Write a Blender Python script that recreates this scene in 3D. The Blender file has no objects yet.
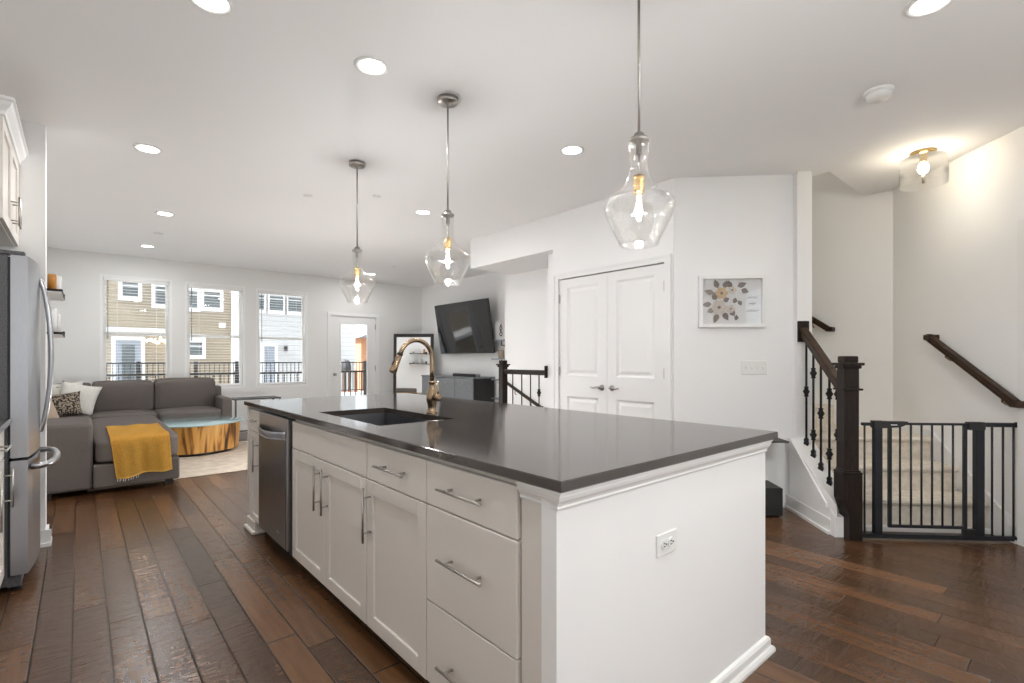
import bpy, bmesh, math, random
from mathutils import Vector, Matrix
random.seed(7)
sc = bpy.context.scene
COL = sc.collection
PI = math.pi
R2 = math.sqrt(.5)

# ------------------------------------------------------------------ camera
cam_d = bpy.data.cameras.new('camera')
cam = bpy.data.objects.new('camera', cam_d); COL.objects.link(cam)
cam.location = (0, 0, 1.22)
cam.rotation_euler = (PI/2, 0, -math.atan2(432, 500))
cam_d.sensor_width = 36; cam_d.lens = 500/1024*36
cam_d.shift_y = (359-341.5)/1024
cam_d.clip_start = .02; cam_d.clip_end = 300
sc.camera = cam

# ------------------------------------------------------------------ world, exposure
SKY = 1.25
P_DOWN, P_PEND, P_DRUM = 5.8, 10.6, 3.4
w = bpy.data.worlds.new('overcast_sky'); sc.world = w; w.use_nodes = True
bg = w.node_tree.nodes['Background']
bg.inputs[0].default_value = (.90, .95, 1, 1); bg.inputs[1].default_value = SKY
sd = bpy.data.lights.new('bounce_sun', 'SUN'); sd.energy = 14.0; sd.angle = .2; sd.color = (1, .99, .97)
bounce_sun = bpy.data.objects.new('bounce_sun', sd); COL.objects.link(bounce_sun); bounce_sun.rotation_euler = (0, -math.radians(42), 0)  # unseen sun, added to bounce outdoor light up to the ceilings
sc.view_settings.view_transform = 'Standard'; sc.view_settings.look = 'None'
sc.view_settings.exposure = 0.72; sc.view_settings.gamma = 1
sc.view_settings.use_curve_mapping = False
sc.cycles.use_denoising = True
sc.cycles.max_bounces = 12; sc.cycles.diffuse_bounces = 9
sc.cycles.transparent_max_bounces = 24; sc.cycles.sample_clamp_indirect = 4
sc.cycles.caustics_reflective = False; sc.cycles.caustics_refractive = False

# ------------------------------------------------------------------ materials
def srgb(r, g, b):
    f = lambda c: (c/255/12.92 if c/255 <= .04045 else ((c/255+.055)/1.055)**2.4)
    return (f(r), f(g), f(b), 1)
MATS = {}
def newmat(name):
    m = bpy.data.materials.new(name); m.use_nodes = True
    nt = m.node_tree; b = nt.nodes['Principled BSDF']; MATS[name] = m
    return m, nt, b
def nd(nt, kind, ins={}, **props):
    n = nt.nodes.new(kind)
    for k, v in props.items(): setattr(n, k, v)
    for k, v in ins.items():
        if hasattr(v, 'is_output'): nt.links.new(v, n.inputs[k])
        else: n.inputs[k].default_value = v
    return n
def mth(nt, op, a, b=0.0): return nd(nt, 'ShaderNodeMath', {0: a, 1: b}, operation=op).outputs[0]
def ramp(nt, fac, stops):
    r = nd(nt, 'ShaderNodeValToRGB', {0: fac}); e = r.color_ramp.elements
    while len(e) < len(stops): e.new(.5)
    for el, (p, c) in zip(e, stops): el.position = p; el.color = c
    return r.outputs[0]
def simple(name, col, rough=.5, metal=0.0, noise=0.0, nscale=30, bump=0.0, bscale=80, spec=.5, stretch=None, emit=None):
    m, nt, b = newmat(name)
    b.inputs['Roughness'].default_value = rough; b.inputs['Metallic'].default_value = metal
    b.inputs['Specular IOR Level'].default_value = spec
    tc = nd(nt, 'ShaderNodeTexCoord').outputs['Object']
    if stretch: tc = nd(nt, 'ShaderNodeMapping', {0: tc, 3: stretch}).outputs[0]
    n = nd(nt, 'ShaderNodeTexNoise', {'Vector': tc, 'Scale': nscale, 'Detail': 4.0})
    lo = tuple(c*(1-noise) for c in col[:3])+(1,); hi = tuple(min(1, c*(1+noise)) for c in col[:3])+(1,)
    nt.links.new(ramp(nt, n.outputs[0], [(.3, lo), (.7, hi)]), b.inputs['Base Color'])
    if bump:
        n2 = nd(nt, 'ShaderNodeTexNoise', {'Vector': tc, 'Scale': bscale, 'Detail': 3.0})
        bp = nd(nt, 'ShaderNodeBump', {'Height': n2.outputs[0], 'Strength': bump, 'Distance': .004})
        nt.links.new(bp.outputs[0], b.inputs['Normal'])
    if emit:
        b.inputs['Emission Color'].default_value = emit[0]; b.inputs['Emission Strength'].default_value = emit[1]
    return m
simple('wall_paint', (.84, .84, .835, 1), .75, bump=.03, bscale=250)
simple('dimmed_wall_paint', (.74, .74, .725, 1), .75, bump=.03, bscale=250)  # wall paint dimmed so the back wall carries its backlit shade
simple('ceiling_paint', (.92, .92, .92, 1), .85)
simple('trim_paint', (.80, .80, .79, 1), .35)
simple('cabinet_paint', (.72, .685, .635, 1), .38)
simple('counter_quartz', (.048, .039, .034, 1), .09, noise=.15, nscale=300, spec=.8)
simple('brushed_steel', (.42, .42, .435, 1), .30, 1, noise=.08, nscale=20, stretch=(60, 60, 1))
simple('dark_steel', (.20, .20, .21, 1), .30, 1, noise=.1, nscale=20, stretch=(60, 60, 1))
simple('fridge_side', (.10, .10, .105, 1), .5, .3, noise=.3, nscale=150)
simple('nickel', (.46, .44, .41, 1), .36, 1)
simple('bronze', (.36, .26, .17, 1), .2, 1)
simple('brass', (.72, .50, .22, 1), .25, 1)
simple('black_metal', (.012, .012, .013, 1), .4, .2)
simple('gate_metal', (.010, .012, .017, 1), .42, .2)
simple('iron', (.010, .009, .009, 1), .5, .2, spec=.3)
simple('dark_wood', (.015, .009, .007, 1), .5, spec=.22, noise=.45, nscale=14, stretch=(8, 8, 1))
simple('rail_wood', (.032, .016, .009, 1), .45, spec=.25, noise=.4, nscale=14)
simple('black_wood', (.012, .011, .011, 1), .5, noise=.3, nscale=20)
simple('toe_board', (.05, .04, .034, 1), .6)  # dark board, its tone deepened for the shade of the toe recess
simple('sofa_fabric', (.135, .117, .108, 1), .95, noise=.12, nscale=160, bump=.35, bscale=420, spec=.2)
simple('white_fabric', (.70, .68, .63, 1), .95, noise=.05, bump=.3, bscale=200, spec=.2)
simple('beige_fabric', (.42, .33, .26, 1), .95, noise=.1, bump=.3, bscale=200, spec=.2)
simple('mustard_fabric', (.84, .49, .10, 1), .95, noise=.14, nscale=90, bump=.4, bscale=300, spec=.15)
simple('carpet', (.72, .66, .57, 1), .98, noise=.13, nscale=22, bump=.6, bscale=240, spec=.1)
simple('rug_pile', (.60, .52, .43, 1), .98, noise=.16, nscale=9, bump=.6, bscale=200, spec=.1)
simple('console_front', (.22, .235, .25, 1), .4, noise=.55, nscale=60, stretch=(1, 5, 1))
simple('black_plastic', (.012, .012, .013, 1), .45)
simple('screen', (.010, .011, .013, 1), .05, spec=.6)
simple('white_plastic', (.80, .80, .78, 1), .4)
simple('dark_slot', (.03, .03, .03, 1), .6)
simple('mirror', (.86, .87, .87, 1), .01, 1)
simple('amber_wax', (.45, .19, .035, 1), .3, noise=.2)
simple('brown_box', (.07, .035, .022, 1), .5)
simple('frosted_glass', (.75, .76, .75, 1), .3)
simple('paper', (.76, .76, .76, 1), .8)
simple('petal_cream', (.66, .58, .50, 1), .8, noise=.1)
simple('petal_tan', (.62, .42, .20, 1), .8, noise=.15)
simple('leaf_brown', (.12, .075, .05, 1), .8, noise=.2)
simple('ink', (.03, .03, .03, 1), .7)
simple('white_siding_trim', (.60, .60, .60, 1), .6)
simple('grey_door', (.26, .29, .34, 1), .5)
simple('house_glass', (.10, .12, .13, 1), .1)
simple('brick_red', (.42, .20, .11, 1), .8, noise=.2)
simple('roof_grey', (.20, .20, .21, 1), .8)
simple('stone', (.36, .31, .25, 1), .9, noise=.4, nscale=8)
simple('deck_board', (.58, .56, .53, 1), .7, noise=.2, nscale=10, stretch=(1, 12, 1))
simple('ground', (.45, .45, .44, 1), .9, noise=.2, nscale=2)
simple('cover_cloth', (.06, .06, .065, 1), .8, noise=.4, nscale=12)
simple('fill_globe_glow', (1, 1, 1, 1), .4, emit=((1, 1, 1, 1), 60))
simple('dot_glow', (1, .85, .6, 1), .3, emit=((1, .8, .5, 1), 2.0))
simple('bulb_glow', (1, .85, .6, 1), .3, emit=((1, .78, .45, 1), 30))
simple('lamp_diffuser', (1, 1, 1, 1), .5, emit=((1, .96, .90, 1), 7))
def siding(name, col):
    m, nt, b = newmat(name); b.inputs['Roughness'].default_value = .7
    z = nd(nt, 'ShaderNodeSeparateXYZ', {0: nd(nt, 'ShaderNodeNewGeometry').outputs['Position']}).outputs[2]
    fz = mth(nt, 'FRACT', mth(nt, 'DIVIDE', z, .17))
    dark = tuple(c*.55 for c in col[:3])+(1,)
    nt.links.new(ramp(nt, fz, [(.0, dark), (.09, col), (1, col)]), b.inputs['Base Color'])
    nt.links.new(nd(nt, 'ShaderNodeBump', {'Height': mth(nt, 'SUBTRACT', 1.0, fz), 'Strength': .6, 'Distance': .02}).outputs[0], b.inputs['Normal'])
siding('tan_siding', (.30, .25, .185, 1)); siding('white_siding', (.50, .50, .50, 1))
def clear_glass(name, tint, base, edge, rough=0.0, seed=False):
    m, nt, b = newmat(name); nt.nodes.remove(b)
    out = nt.nodes['Material Output']
    tr = nd(nt, 'ShaderNodeBsdfTransparent', {0: tint}); gl = nd(nt, 'ShaderNodeBsdfGlossy', {0: (1, 1, 1, 1), 'Roughness': rough})
    f = nd(nt, 'ShaderNodeLayerWeight', {0: .5}).outputs['Facing']
    fac = mth(nt, 'ADD', mth(nt, 'MULTIPLY', mth(nt, 'POWER', f, 3.5), edge), base)
    if seed:
        tc = nd(nt, 'ShaderNodeTexCoord').outputs['Object']
        v = nd(nt, 'ShaderNodeTexVoronoi', {'Vector': tc, 'Scale': 95.0})
        spot = ramp(nt, v.outputs['Distance'], [(.10, (1, 1, 1, 1)), (.22, (0, 0, 0, 1))])
        fac = mth(nt, 'ADD', fac, mth(nt, 'MULTIPLY', spot, .22))
        nt.links.new(nd(nt, 'ShaderNodeBump', {'Height': spot, 'Strength': .5, 'Distance': .002}).outputs[0], gl.inputs['Normal'])
    fac = mth(nt, 'MINIMUM', fac, 1.0)
    nt.links.new(nd(nt, 'ShaderNodeMixShader', {0: fac, 1: tr.outputs[0], 2: gl.outputs[0]}).outputs[0], out.inputs[0])
clear_glass('window_glass', (.96, .97, .97, 1), .03, .5)
clear_glass('shade_glass', (.975, .975, .97, 1), .05, .85, .02, seed=True)
clear_glass('drum_glass', (.97, .97, .965, 1), .05, .9, .02)
clear_glass('picture_glass', (.98, .98, .98, 1), .10, .5)
# floor planks: 0.126 m boards running along Y, hand scraped
m, nt, b = newmat('floor_planks')
xyz = nd(nt, 'ShaderNodeSeparateXYZ', {0: nd(nt, 'ShaderNodeNewGeometry').outputs['Position']})
X, Y = xyz.outputs[0], xyz.outputs[1]
xi = mth(nt, 'DIVIDE', mth(nt, 'ADD', X, 5.193), .126)
row = mth(nt, 'FLOOR', xi); fx = mth(nt, 'FRACT', xi)
off = nd(nt, 'ShaderNodeTexWhiteNoise', {'W': row}, noise_dimensions='1D').outputs[0]
yi = mth(nt, 'DIVIDE', mth(nt, 'ADD', Y, mth(nt, 'MULTIPLY', off, 7.0)), 1.15)
cl = mth(nt, 'FLOOR', yi); fy = mth(nt, 'FRACT', yi)
pid = nd(nt, 'ShaderNodeCombineXYZ', {0: row, 1: cl}).outputs[0]
v = nd(nt, 'ShaderNodeTexWhiteNoise', {'Vector': pid}, noise_dimensions='2D').outputs[0]
gv = nd(nt, 'ShaderNodeCombineXYZ', {0: mth(nt, 'MULTIPLY', X, 26.0), 1: mth(nt, 'MULTIPLY', Y, 2.2), 2: mth(nt, 'MULTIPLY', v, 37.0)}).outputs[0]
g = nd(nt, 'ShaderNodeTexNoise', {'Vector': gv, 'Scale': 1.0, 'Detail': 6.0, 'Roughness': .65}).outputs[0]
tone = mth(nt, 'ADD', mth(nt, 'MULTIPLY', v, .45), mth(nt, 'MULTIPLY', g, .6))
base = ramp(nt, tone, [(.15, (.028, .0125, .0052, 1)), (.5, (.084, .038, .0155, 1)), (.85, (.17, .082, .036, 1))])
ex = mth(nt, 'MINIMUM', fx, mth(nt, 'SUBTRACT', 1.0, fx))
ey = mth(nt, 'MULTIPLY', mth(nt, 'MINIMUM', fy, mth(nt, 'SUBTRACT', 1.0, fy)), 9.0)
ed = mth(nt, 'MINIMUM', ex, ey)
seam = ramp(nt, ed, [(.010, (0, 0, 0, 1)), (.03, (1, 1, 1, 1))])
mix = nd(nt, 'ShaderNodeMix', {0: seam, 6: (.008, .005, .004, 1), 7: base}, data_type='RGBA')
nt.links.new(mix.outputs[2], b.inputs['Base Color'])
sv = nd(nt, 'ShaderNodeCombineXYZ', {0: mth(nt, 'ADD', mth(nt, 'MULTIPLY', X, 9.0), mth(nt, 'MULTIPLY', v, 50.0)), 1: mth(nt, 'MULTIPLY', Y, 26.0)}).outputs[0]
sn = nd(nt, 'ShaderNodeTexNoise', {'Vector': sv, 'Scale': 1.0, 'Detail': 2.0, 'Distortion': .6}).outputs[0]
hgt = mth(nt, 'ADD', mth(nt, 'MULTIPLY', sn, .5), mth(nt, 'ADD', mth(nt, 'MULTIPLY', ramp(nt, ed, [(0, (0, 0, 0, 1)), (.035, (1, 1, 1, 1))]), .35), mth(nt, 'MULTIPLY', g, .12)))
nt.links.new(nd(nt, 'ShaderNodeBump', {'Height': hgt, 'Strength': .95, 'Distance': .007}).outputs[0], b.inputs['Normal'])
b.inputs['Roughness'].default_value = .27; b.inputs['Specular IOR Level'].default_value = .66
# live edge slab wood
m, nt, b = newmat('slab_wood'); b.inputs['Roughness'].default_value = .35
tc = nd(nt, 'ShaderNodeTexCoord').outputs['Object']
mp = nd(nt, 'ShaderNodeMapping', {0: tc, 3: (11, 11, .8)}).outputs[0]
n = nd(nt, 'ShaderNodeTexNoise', {'Vector': mp, 'Scale': 1.0, 'Detail': 5.0, 'Distortion': .8}).outputs[0]
nt.links.new(ramp(nt, n, [(.36, (.018, .008, .004, 1)), (.42, (.16, .062, .012, 1)), (.50, (.46, .22, .045, 1)), (.72, (.58, .34, .10, 1))]), b.inputs['Base Color'])
m, nt, b = newmat('teal_glass'); b.inputs['Roughness'].default_value = .04
b.inputs['Base Color'].default_value = (.30, .43, .45, 1); b.inputs['Specular IOR Level'].default_value = .8
m, nt, b = newmat('woven_pattern'); b.inputs['Roughness'].default_value = .95
mp = nd(nt, 'ShaderNodeMapping', {0: nd(nt, 'ShaderNodeTexCoord').outputs['Object'], 3: (38, 14, 38)}).outputs[0]
n = nd(nt, 'ShaderNodeTexNoise', {'Vector': mp, 'Scale': 1.6, 'Detail': 1.0}).outputs[0]
nt.links.new(ramp(nt, n, [(.49, (.035, .028, .024, 1)), (.54, (.34, .28, .21, 1))]), b.inputs['Base Color'])

# ------------------------------------------------------------------ mesh builder
class MB:
    def __init__(s): s.bm = bmesh.new()
    def box(s, a, c, bev=0.0, seg=1, rot=None, smooth=False):
        lo = [min(p, q) for p, q in zip(a, c)]; hi = [max(p, q) for p, q in zip(a, c)]
        M = Matrix.Translation([(p+q)/2 for p, q in zip(lo, hi)])
        if rot: M = M @ rot
        vs = bmesh.ops.create_cube(s.bm, size=1, matrix=M @ Matrix.Diagonal([q-p for p, q in zip(lo, hi)]+[1]))['verts']
        if bev:
            es = list({e for v in vs for e in v.link_edges})
            r = bmesh.ops.bevel(s.bm, geom=es, offset=bev, segments=seg, affect='EDGES', profile=.5)
            if smooth:
                for f in r['faces']: f.smooth = True
        return s
    def prism(s, poly, z0, z1, axis='z'):
        """polygon extruded: axis z -> poly (x,y); axis x -> poly (y,z); axis y -> poly (x,z)"""
        P = {'z': lambda p, t: (p[0], p[1], t), 'x': lambda p, t: (t, p[0], p[1]), 'y': lambda p, t: (p[0], t, p[1])}[axis]
        A = [s.bm.verts.new(P(p, z0)) for p in poly]; B = [s.bm.verts.new(P(p, z1)) for p in poly]
        n = len(poly); fs = [s.bm.faces.new(A), s.bm.faces.new(B)]
        for i in range(n): fs.append(s.bm.faces.new((A[i], A[(i+1) % n], B[(i+1) % n], B[i])))
        bmesh.ops.recalc_face_normals(s.bm, faces=fs); return s
    def tube(s, pts, r, n=10, caps=True):
        pts = [Vector(p) for p in pts]; rs = r if isinstance(r, (list, tuple)) else [r]*len(pts)
        rings = []; up = None
        for i, p in enumerate(pts):
            d = (pts[min(i+1, len(pts)-1)]-pts[max(i-1, 0)]).normalized()
            if up is None: up = d.orthogonal().normalized()
            u = (up - d*up.dot(d)).normalized(); up = u; vv = d.cross(u)
            rings.append([s.bm.verts.new(p+(u*math.cos(2*PI*k/n)+vv*math.sin(2*PI*k/n))*rs[i]) for k in range(n)])
        fs = []
        for a, c in zip(rings, rings[1:]):
            for k in range(n):
                f = s.bm.faces.new((a[k], a[(k+1) % n], c[(k+1) % n], c[k])); f.smooth = n > 5; fs.append(f)
        if caps: fs.append(s.bm.faces.new(rings[0][::-1])); fs.append(s.bm.faces.new(rings[-1]))
        bmesh.ops.recalc_face_normals(s.bm, faces=fs); return s
    def lathe(s, prof, c=(0, 0, 0), n=32, caps=False, smooth=True):
        rings = [[s.bm.verts.new((c[0]+r*math.cos(2*PI*k/n), c[1]+r*math.sin(2*PI*k/n), c[2]+z)) for k in range(n)] for r, z in prof]
        fs = []
        for a, b_ in zip(rings, rings[1:]):
            for k in range(n):
                f = s.bm.faces.new((a[k], a[(k+1) % n], b_[(k+1) % n], b_[k])); f.smooth = smooth; fs.append(f)
        if caps: fs += [s.bm.faces.new(rings[0][::-1]), s.bm.faces.new(rings[-1])]
        bmesh.ops.recalc_face_normals(s.bm, faces=fs); return s
    def grid(s, fn, nu, nv, smooth=True):
        V = [[s.bm.verts.new(fn(i/nu, j/nv)) for j in range(nv+1)] for i in range(nu+1)]
        for i in range(nu):
            for j in range(nv):
                s.bm.faces.new((V[i][j], V[i+1][j], V[i+1][j+1], V[i][j+1])).smooth = smooth
        return s
    def soft(s, a, c, k=7.0, puff=.0, ax=2, n=10):
        """rounded cushion block between corners a and c, puffed along axis ax"""
        ctr = [(p+q)/2 for p, q in zip(a, c)]; hf = [abs(q-p)/2 for p, q in zip(a, c)]
        vs = {}
        def vert(p):
            key = tuple(round(x, 4) for x in p)
            if key not in vs:
                m_ = sum(abs(x)**k for x in p)**(1/k); q = [x/m_ for x in p]
                o = [j for j in range(3) if j != ax]
                w_ = (1-q[o[0]]**2)*(1-q[o[1]]**2); q[ax] *= 1+puff/hf[ax]*w_
                vs[key] = s.bm.verts.new([ctr[j]+hf[j]*q[j] for j in range(3)])
            return vs[key]
        fs = []
        for axis in range(3):
            for sg in (-1, 1):
                for i in range(n):
                    for j in range(n):
                        q = []
                        for di, dj in ((0, 0), (1, 0), (1, 1), (0, 1)):
                            p = [0, 0, 0]; p[axis] = sg; p[(axis+1) % 3] = -1+2*(i+di)/n; p[(axis+2) % 3] = -1+2*(j+dj)/n
                            q.append(vert(p))
                        f = s.bm.faces.new(q); f.smooth = True; fs.append(f)
        bmesh.ops.recalc_face_normals(s.bm, faces=fs); return s
    def pillow(s, wd, hg, th, n=14):
        """throw pillow standing in the XZ plane, base at z=0, facing -Y"""
        def side(sg):
            def fn(u, v_):
                x = 2*u-1; z = 2*v_-1
                t = max(0, (1-x**4)*(1-z**4))**.5*th/2
                px = x*(1-.09*(1-z*z)); pz = z*(1-.09*(1-x*x))
                return (px*wd/2, sg*t, (pz+1)*hg/2)
            return fn
        s.grid(side(-1), n, n); s.grid(side(1), n, n)
        bmesh.ops.remove_doubles(s.bm, verts=s.bm.verts, dist=.0005)
        bmesh.ops.recalc_face_normals(s.bm, faces=s.bm.faces); return s
    def ring(s, x0, x1, z0, z1, wd, y0, y1):
        """mitred rectangular frame in the XZ plane; wd = one width or (left, right, bottom, top)"""
        l, r, b_, t_ = wd if isinstance(wd, tuple) else (wd,)*4
        o_ = [(x0, z0), (x1, z0), (x1, z1), (x0, z1)]; i_ = [(x0+l, z0+b_), (x1-r, z0+b_), (x1-r, z1-t_), (x0+l, z1-t_)]
        L = [[s.bm.verts.new((x, y, z)) for x, z in P_] for P_, y in ((o_, y0), (i_, y0), (i_, y1), (o_, y1))]; fs = []
        for k in range(4):
            A, B = L[k], L[(k+1) % 4]
            for q_ in range(4): fs.append(s.bm.faces.new((A[q_], A[(q_+1) % 4], B[(q_+1) % 4], B[q_])))
        bmesh.ops.recalc_face_normals(s.bm, faces=fs); return s
    def xf(s, M): bmesh.ops.transform(s.bm, matrix=M, verts=s.bm.verts); return s
    def mesh(s, name, mat, off=(0, 0, 0)):
        if any(off): bmesh.ops.translate(s.bm, verts=s.bm.verts, vec=[-x for x in off])
        me = bpy.data.meshes.new(name); s.bm.to_mesh(me); s.bm.free()
        me.materials.append(MATS[mat]); return me
OFF = {}
def tag(o, label, cat, group=None):
    o['label'] = label; o['category'] = cat
    if group: o['group'] = group
def thing(name, label, cat, org=(0, 0, 0), rz=0.0, group=None):
    o = bpy.data.objects.new(name, None); COL.objects.link(o); o.empty_display_size = .1
    o.location = Matrix.Rotation(rz, 3, 'Z') @ Vector(org); o.rotation_euler = (0, 0, rz)
    OFF[o.name] = org; tag(o, label, cat, group); return o
def part(name, mb, mat, parent, label=None):
    off = OFF[parent.name]
    o = bpy.data.objects.new(name, mb.mesh(name, mat, off)); COL.objects.link(o); o.parent = parent
    OFF[o.name] = off
    if label: o['label'] = label
    return o
def solo(name, label, cat, mb, mat, org=(0, 0, 0), rz=0.0, group=None):
    o = bpy.data.objects.new(name, mb.mesh(name, mat, org)); COL.objects.link(o)
    o.location = Matrix.Rotation(rz, 3, 'Z') @ Vector(org); o.rotation_euler = (0, 0, rz)
    OFF[o.name] = org; tag(o, label, cat, group); return o
def struct(name, mb, mat, rz=0.0, parent=None):
    o = bpy.data.objects.new(name, mb.mesh(name, mat)); COL.objects.link(o); o.rotation_euler = (0, 0, rz)
    OFF[o.name] = (0, 0, 0)
    if parent: o.parent = parent
    else: o['kind'] = 'structure'
    return o
def copy_tree(o, parent=None):
    c = o.copy(); COL.objects.link(c)
    if parent: c.parent = parent
    OFF[c.name] = OFF.get(o.name, (0, 0, 0))
    for ch in [k for k in bpy.data.objects if k.parent == o]: copy_tree(ch, c)
    return c
def lamp(name, kind, parent, loc, energy, size=.1, color=(1, 1.0, 1.01)):
    d = bpy.data.lights.new(name, kind); d.energy = energy; d.color = color
    if kind == 'AREA': d.shape = 'DISK'; d.size = size
    else: d.shadow_soft_size = size
    o = bpy.data.objects.new(name, d); COL.objects.link(o); o.parent = parent; o.location = loc
    return o
ST = -PI/4                        # stair frame: local x = E (to the right), local y = D (up the stairs)
def ED(E_, D_): return (R2*(E_+D_), R2*(D_-E_))
H = 2.745

# ------------------------------------------------------------------ room shell
f = MB()
for a, c in [((-1.3, -4.6), (3.93, 9.5)), ((4.55, -4.6), (6.2, 9.5)), ((3.93, -4.6), (4.55, 3.72)), ((3.93, 5.05), (4.55, 9.5))]:
    f.box((*a, -.1), (*c, 0))
struct('floor', f, 'floor_planks')
c_ = MB()
c_.box((-1.3, -4.6, H), (4.62, 9.5, 3.0)).box((4.62, -4.6, H), (6.2, 1.39, 3.0)).box((4.62, 5.3, H), (5.75, 9.5, 3.0))
struct('ceiling', c_, 'ceiling_paint')
# back wall with three windows and the glazed door
WIN = [(.215, 1.08, .74, 2.445), (1.245, 2.105, .74, 2.44), (2.268, 3.135, .735, 2.43)]
BD = (3.55, 4.46, 0, 2.045)
bw = MB(); xs = -.5
for x0, x1, z0, z1 in WIN+[BD]:
    bw.box((xs, 9.3, 0), (x0, 9.46, H))
    if z0 > 0: bw.box((x0, 9.3, 0), (x1, 9.46, z0))
    bw.box((x0, 9.3, z1), (x1, 9.46, H)); xs = x1
bw.box((xs, 9.3, 0), (5.75, 9.46, H)); struct('wall_back', bw, 'dimmed_wall_paint')
struct('wall_left', MB().box((-.5, 4.6, 0), (-.35, 9.5, H)), 'wall_paint')
struct('wall_fridge_return', MB().box((-1.1, 4.465, 0), (-.17, 4.6, H)), 'wall_paint')
struct('wall_kitchen', MB().box((-1.1, -3, 0), (-.95, 4.465, H)), 'wall_paint')
struct('wall_rear', MB().box((-1.1, -3.15, 0), (-.8, -3, H)).box((1.2, -3.15, 0), (1.7, -3, H)).box((-.8, -3.15, 0), (1.2, -3, .3)).box((-.8, -3.15, 2.45), (1.2, -3, H)), 'wall_paint')
struct('wall_television', MB().box((5.5, 5.3, 0), (5.65, 9.5, H)), 'wall_paint')
sw = MB().prism([(4.55, 3.60), (4.67, 3.60), (4.67, 5.3), (5.6, 5.3), (5.6, 5.42), (4.55, 5.42)], -2.9, H)
struct('wall_stairwell', sw, 'wall_paint')
struct('wall_header', MB().box((3.79, 3.727, 2.378), (4.55, 5.2, H-.001)), 'wall_paint')
XW = 3.79
DO = (2.38, 3.634, 2.049)
dw = MB().box((XW, 2.278, 0), (XW+.12, DO[0], H)).box((XW, DO[1], -2.9), (XW+.12, 3.727, H)).box((XW, DO[0], DO[2]), (XW+.12, DO[1], H))
dw.box((XW+.12, 3.60, -2.9), (4.55, 3.72, H)).box((4.12, 2.2, 0), (4.2, 3.7, H))
dw.box((3.92, 3.72, -2.9), (4.0, 3.93, 2.378))
struct('wall_closet', dw, 'wall_paint')
struct('wall_picture', MB().prism([(1.05, 4.29), (2.03, 4.29), (2.03, 4.41), (1.05, 4.41)], 0, H-.0005), 'wall_paint', ST)
struct('wall_pillar', MB().box((2.018, 4.225, 0), (2.133, 4.46, H)), 'trim_paint', ST)
rw = MB()
for d0, d1, z0, z1 in [(-1.6, 0, 0, H), (0, 1.25, 0, .9), (0, 1.25, 2.38, H), (1.25, 2.56, 0, H), (2.56, 3.455, 2.06, H), (3.455, 4.80, 0, H)]:
    rw.box((3.10, d0, z0), (3.26, d1, z1))
struct('wall_right', rw, 'wall_paint', ST)
struct('wall_landing', MB().box((5.55, 1.05, 0), (5.7, 5.4, 5.1)), 'wall_paint')
sh = MB().box((4.5, 1.66, 0), (4.62, 5.3, 5.1)).box((4.5, 5.3, H), (5.7, 5.42, 5.1)).box((4.5, 1.27, 3.0), (5.7, 1.39, 5.1))
sh.box((4.4, 1.27, 5.1), (5.8, 5.5, 5.2)).box((4.5, 1.39, 3.0), (4.62, 1.66, 5.1))
struct('wall_stair_shaft', sh, 'wall_paint')
# knee wall beside the stairs
kn = MB().prism([(3.575, 0), (4.24, 0), (4.24, .55), (4.19, .548), (3.69, .195), (3.645, .15), (3.575, .14)], 1.965, 2.10, 'x')
struct('wall_knee', kn, 'wall_paint', ST)
cap = MB().prism([(4.24, .55), (4.24, .575), (4.185, .573), (3.67, .205), (3.67, .175), (4.19, .545)], 1.945, 2.12, 'x')
cap.prism([(3.57, 0), (3.625, 0), (3.625, .18), (3.57, .14)], 1.955, 1.966, 'x')
cap.prism([(3.57, .22), (3.57, .13), (4.24, .50), (4.24, .55), (4.19, .548)], 1.957, 1.966, 'x')
struct('trim_1', cap, 'trim_paint', ST)
# baseboards
def base_x(mb, x, y0, y1, s=-1):   # along Y on a wall at x; s = direction into the room
    mb.box((x, y0, 0), (x+s*.013, y1, .105)).box((x, y0, 0), (x+s*.028, y1, .022))
def base_y(mb, y, x0, x1, s=-1):
    mb.box((x0, y, 0), (x1, y+s*.013, .105)).box((x0, y, 0), (x1, y+s*.028, .022))
q = MB(); base_y(q, 9.3, -.35, 3.48); base_y(q, 9.3, 4.53, 5.5); struct('baseboard_back', q, 'trim_paint')
q = MB(); base_x(q, -.35, 4.6, 9.3, 1); base_x(q, -.17, 4.465, 4.6, 1); base_y(q, 4.465, -.27, -.142, -1); base_y(q, 4.6, -.35, -.17, 1); struct('baseboard_left', q, 'trim_paint')
q = MB(); base_x(q, 5.5, 5.42, 9.3); base_y(q, 5.42, 4.55, 5.5, 1); struct('baseboard_television', q, 'trim_paint')
q = MB(); base_x(q, XW, 2.278, DO[0]-.07); base_x(q, XW, DO[1]+.07, 3.727); struct('baseboard_closet', q, 'trim_paint')
q = MB(); base_y(q, 4.29, 1.07, 2.0); base_x(q, 1.965, 3.625, 4.29); struct('baseboard_picture', q, 'trim_paint', ST)
q = MB(); base_x(q, 3.10, 3.53, 3.64); base_x(q, 3.10, -1.2, 2.47); struct('baseboard_right', q, 'trim_paint', ST)
# skirt board up the right wall and riser at the floor
q = MB().prism([(3.60, 0), (3.60, .16), (4.29, .645), (4.72, .66), (4.72, .56), (4.32, .55), (3.75, .0)], 3.08, 3.1005, 'x')
struct('trim_2', q, 'trim_paint', ST)
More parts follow.
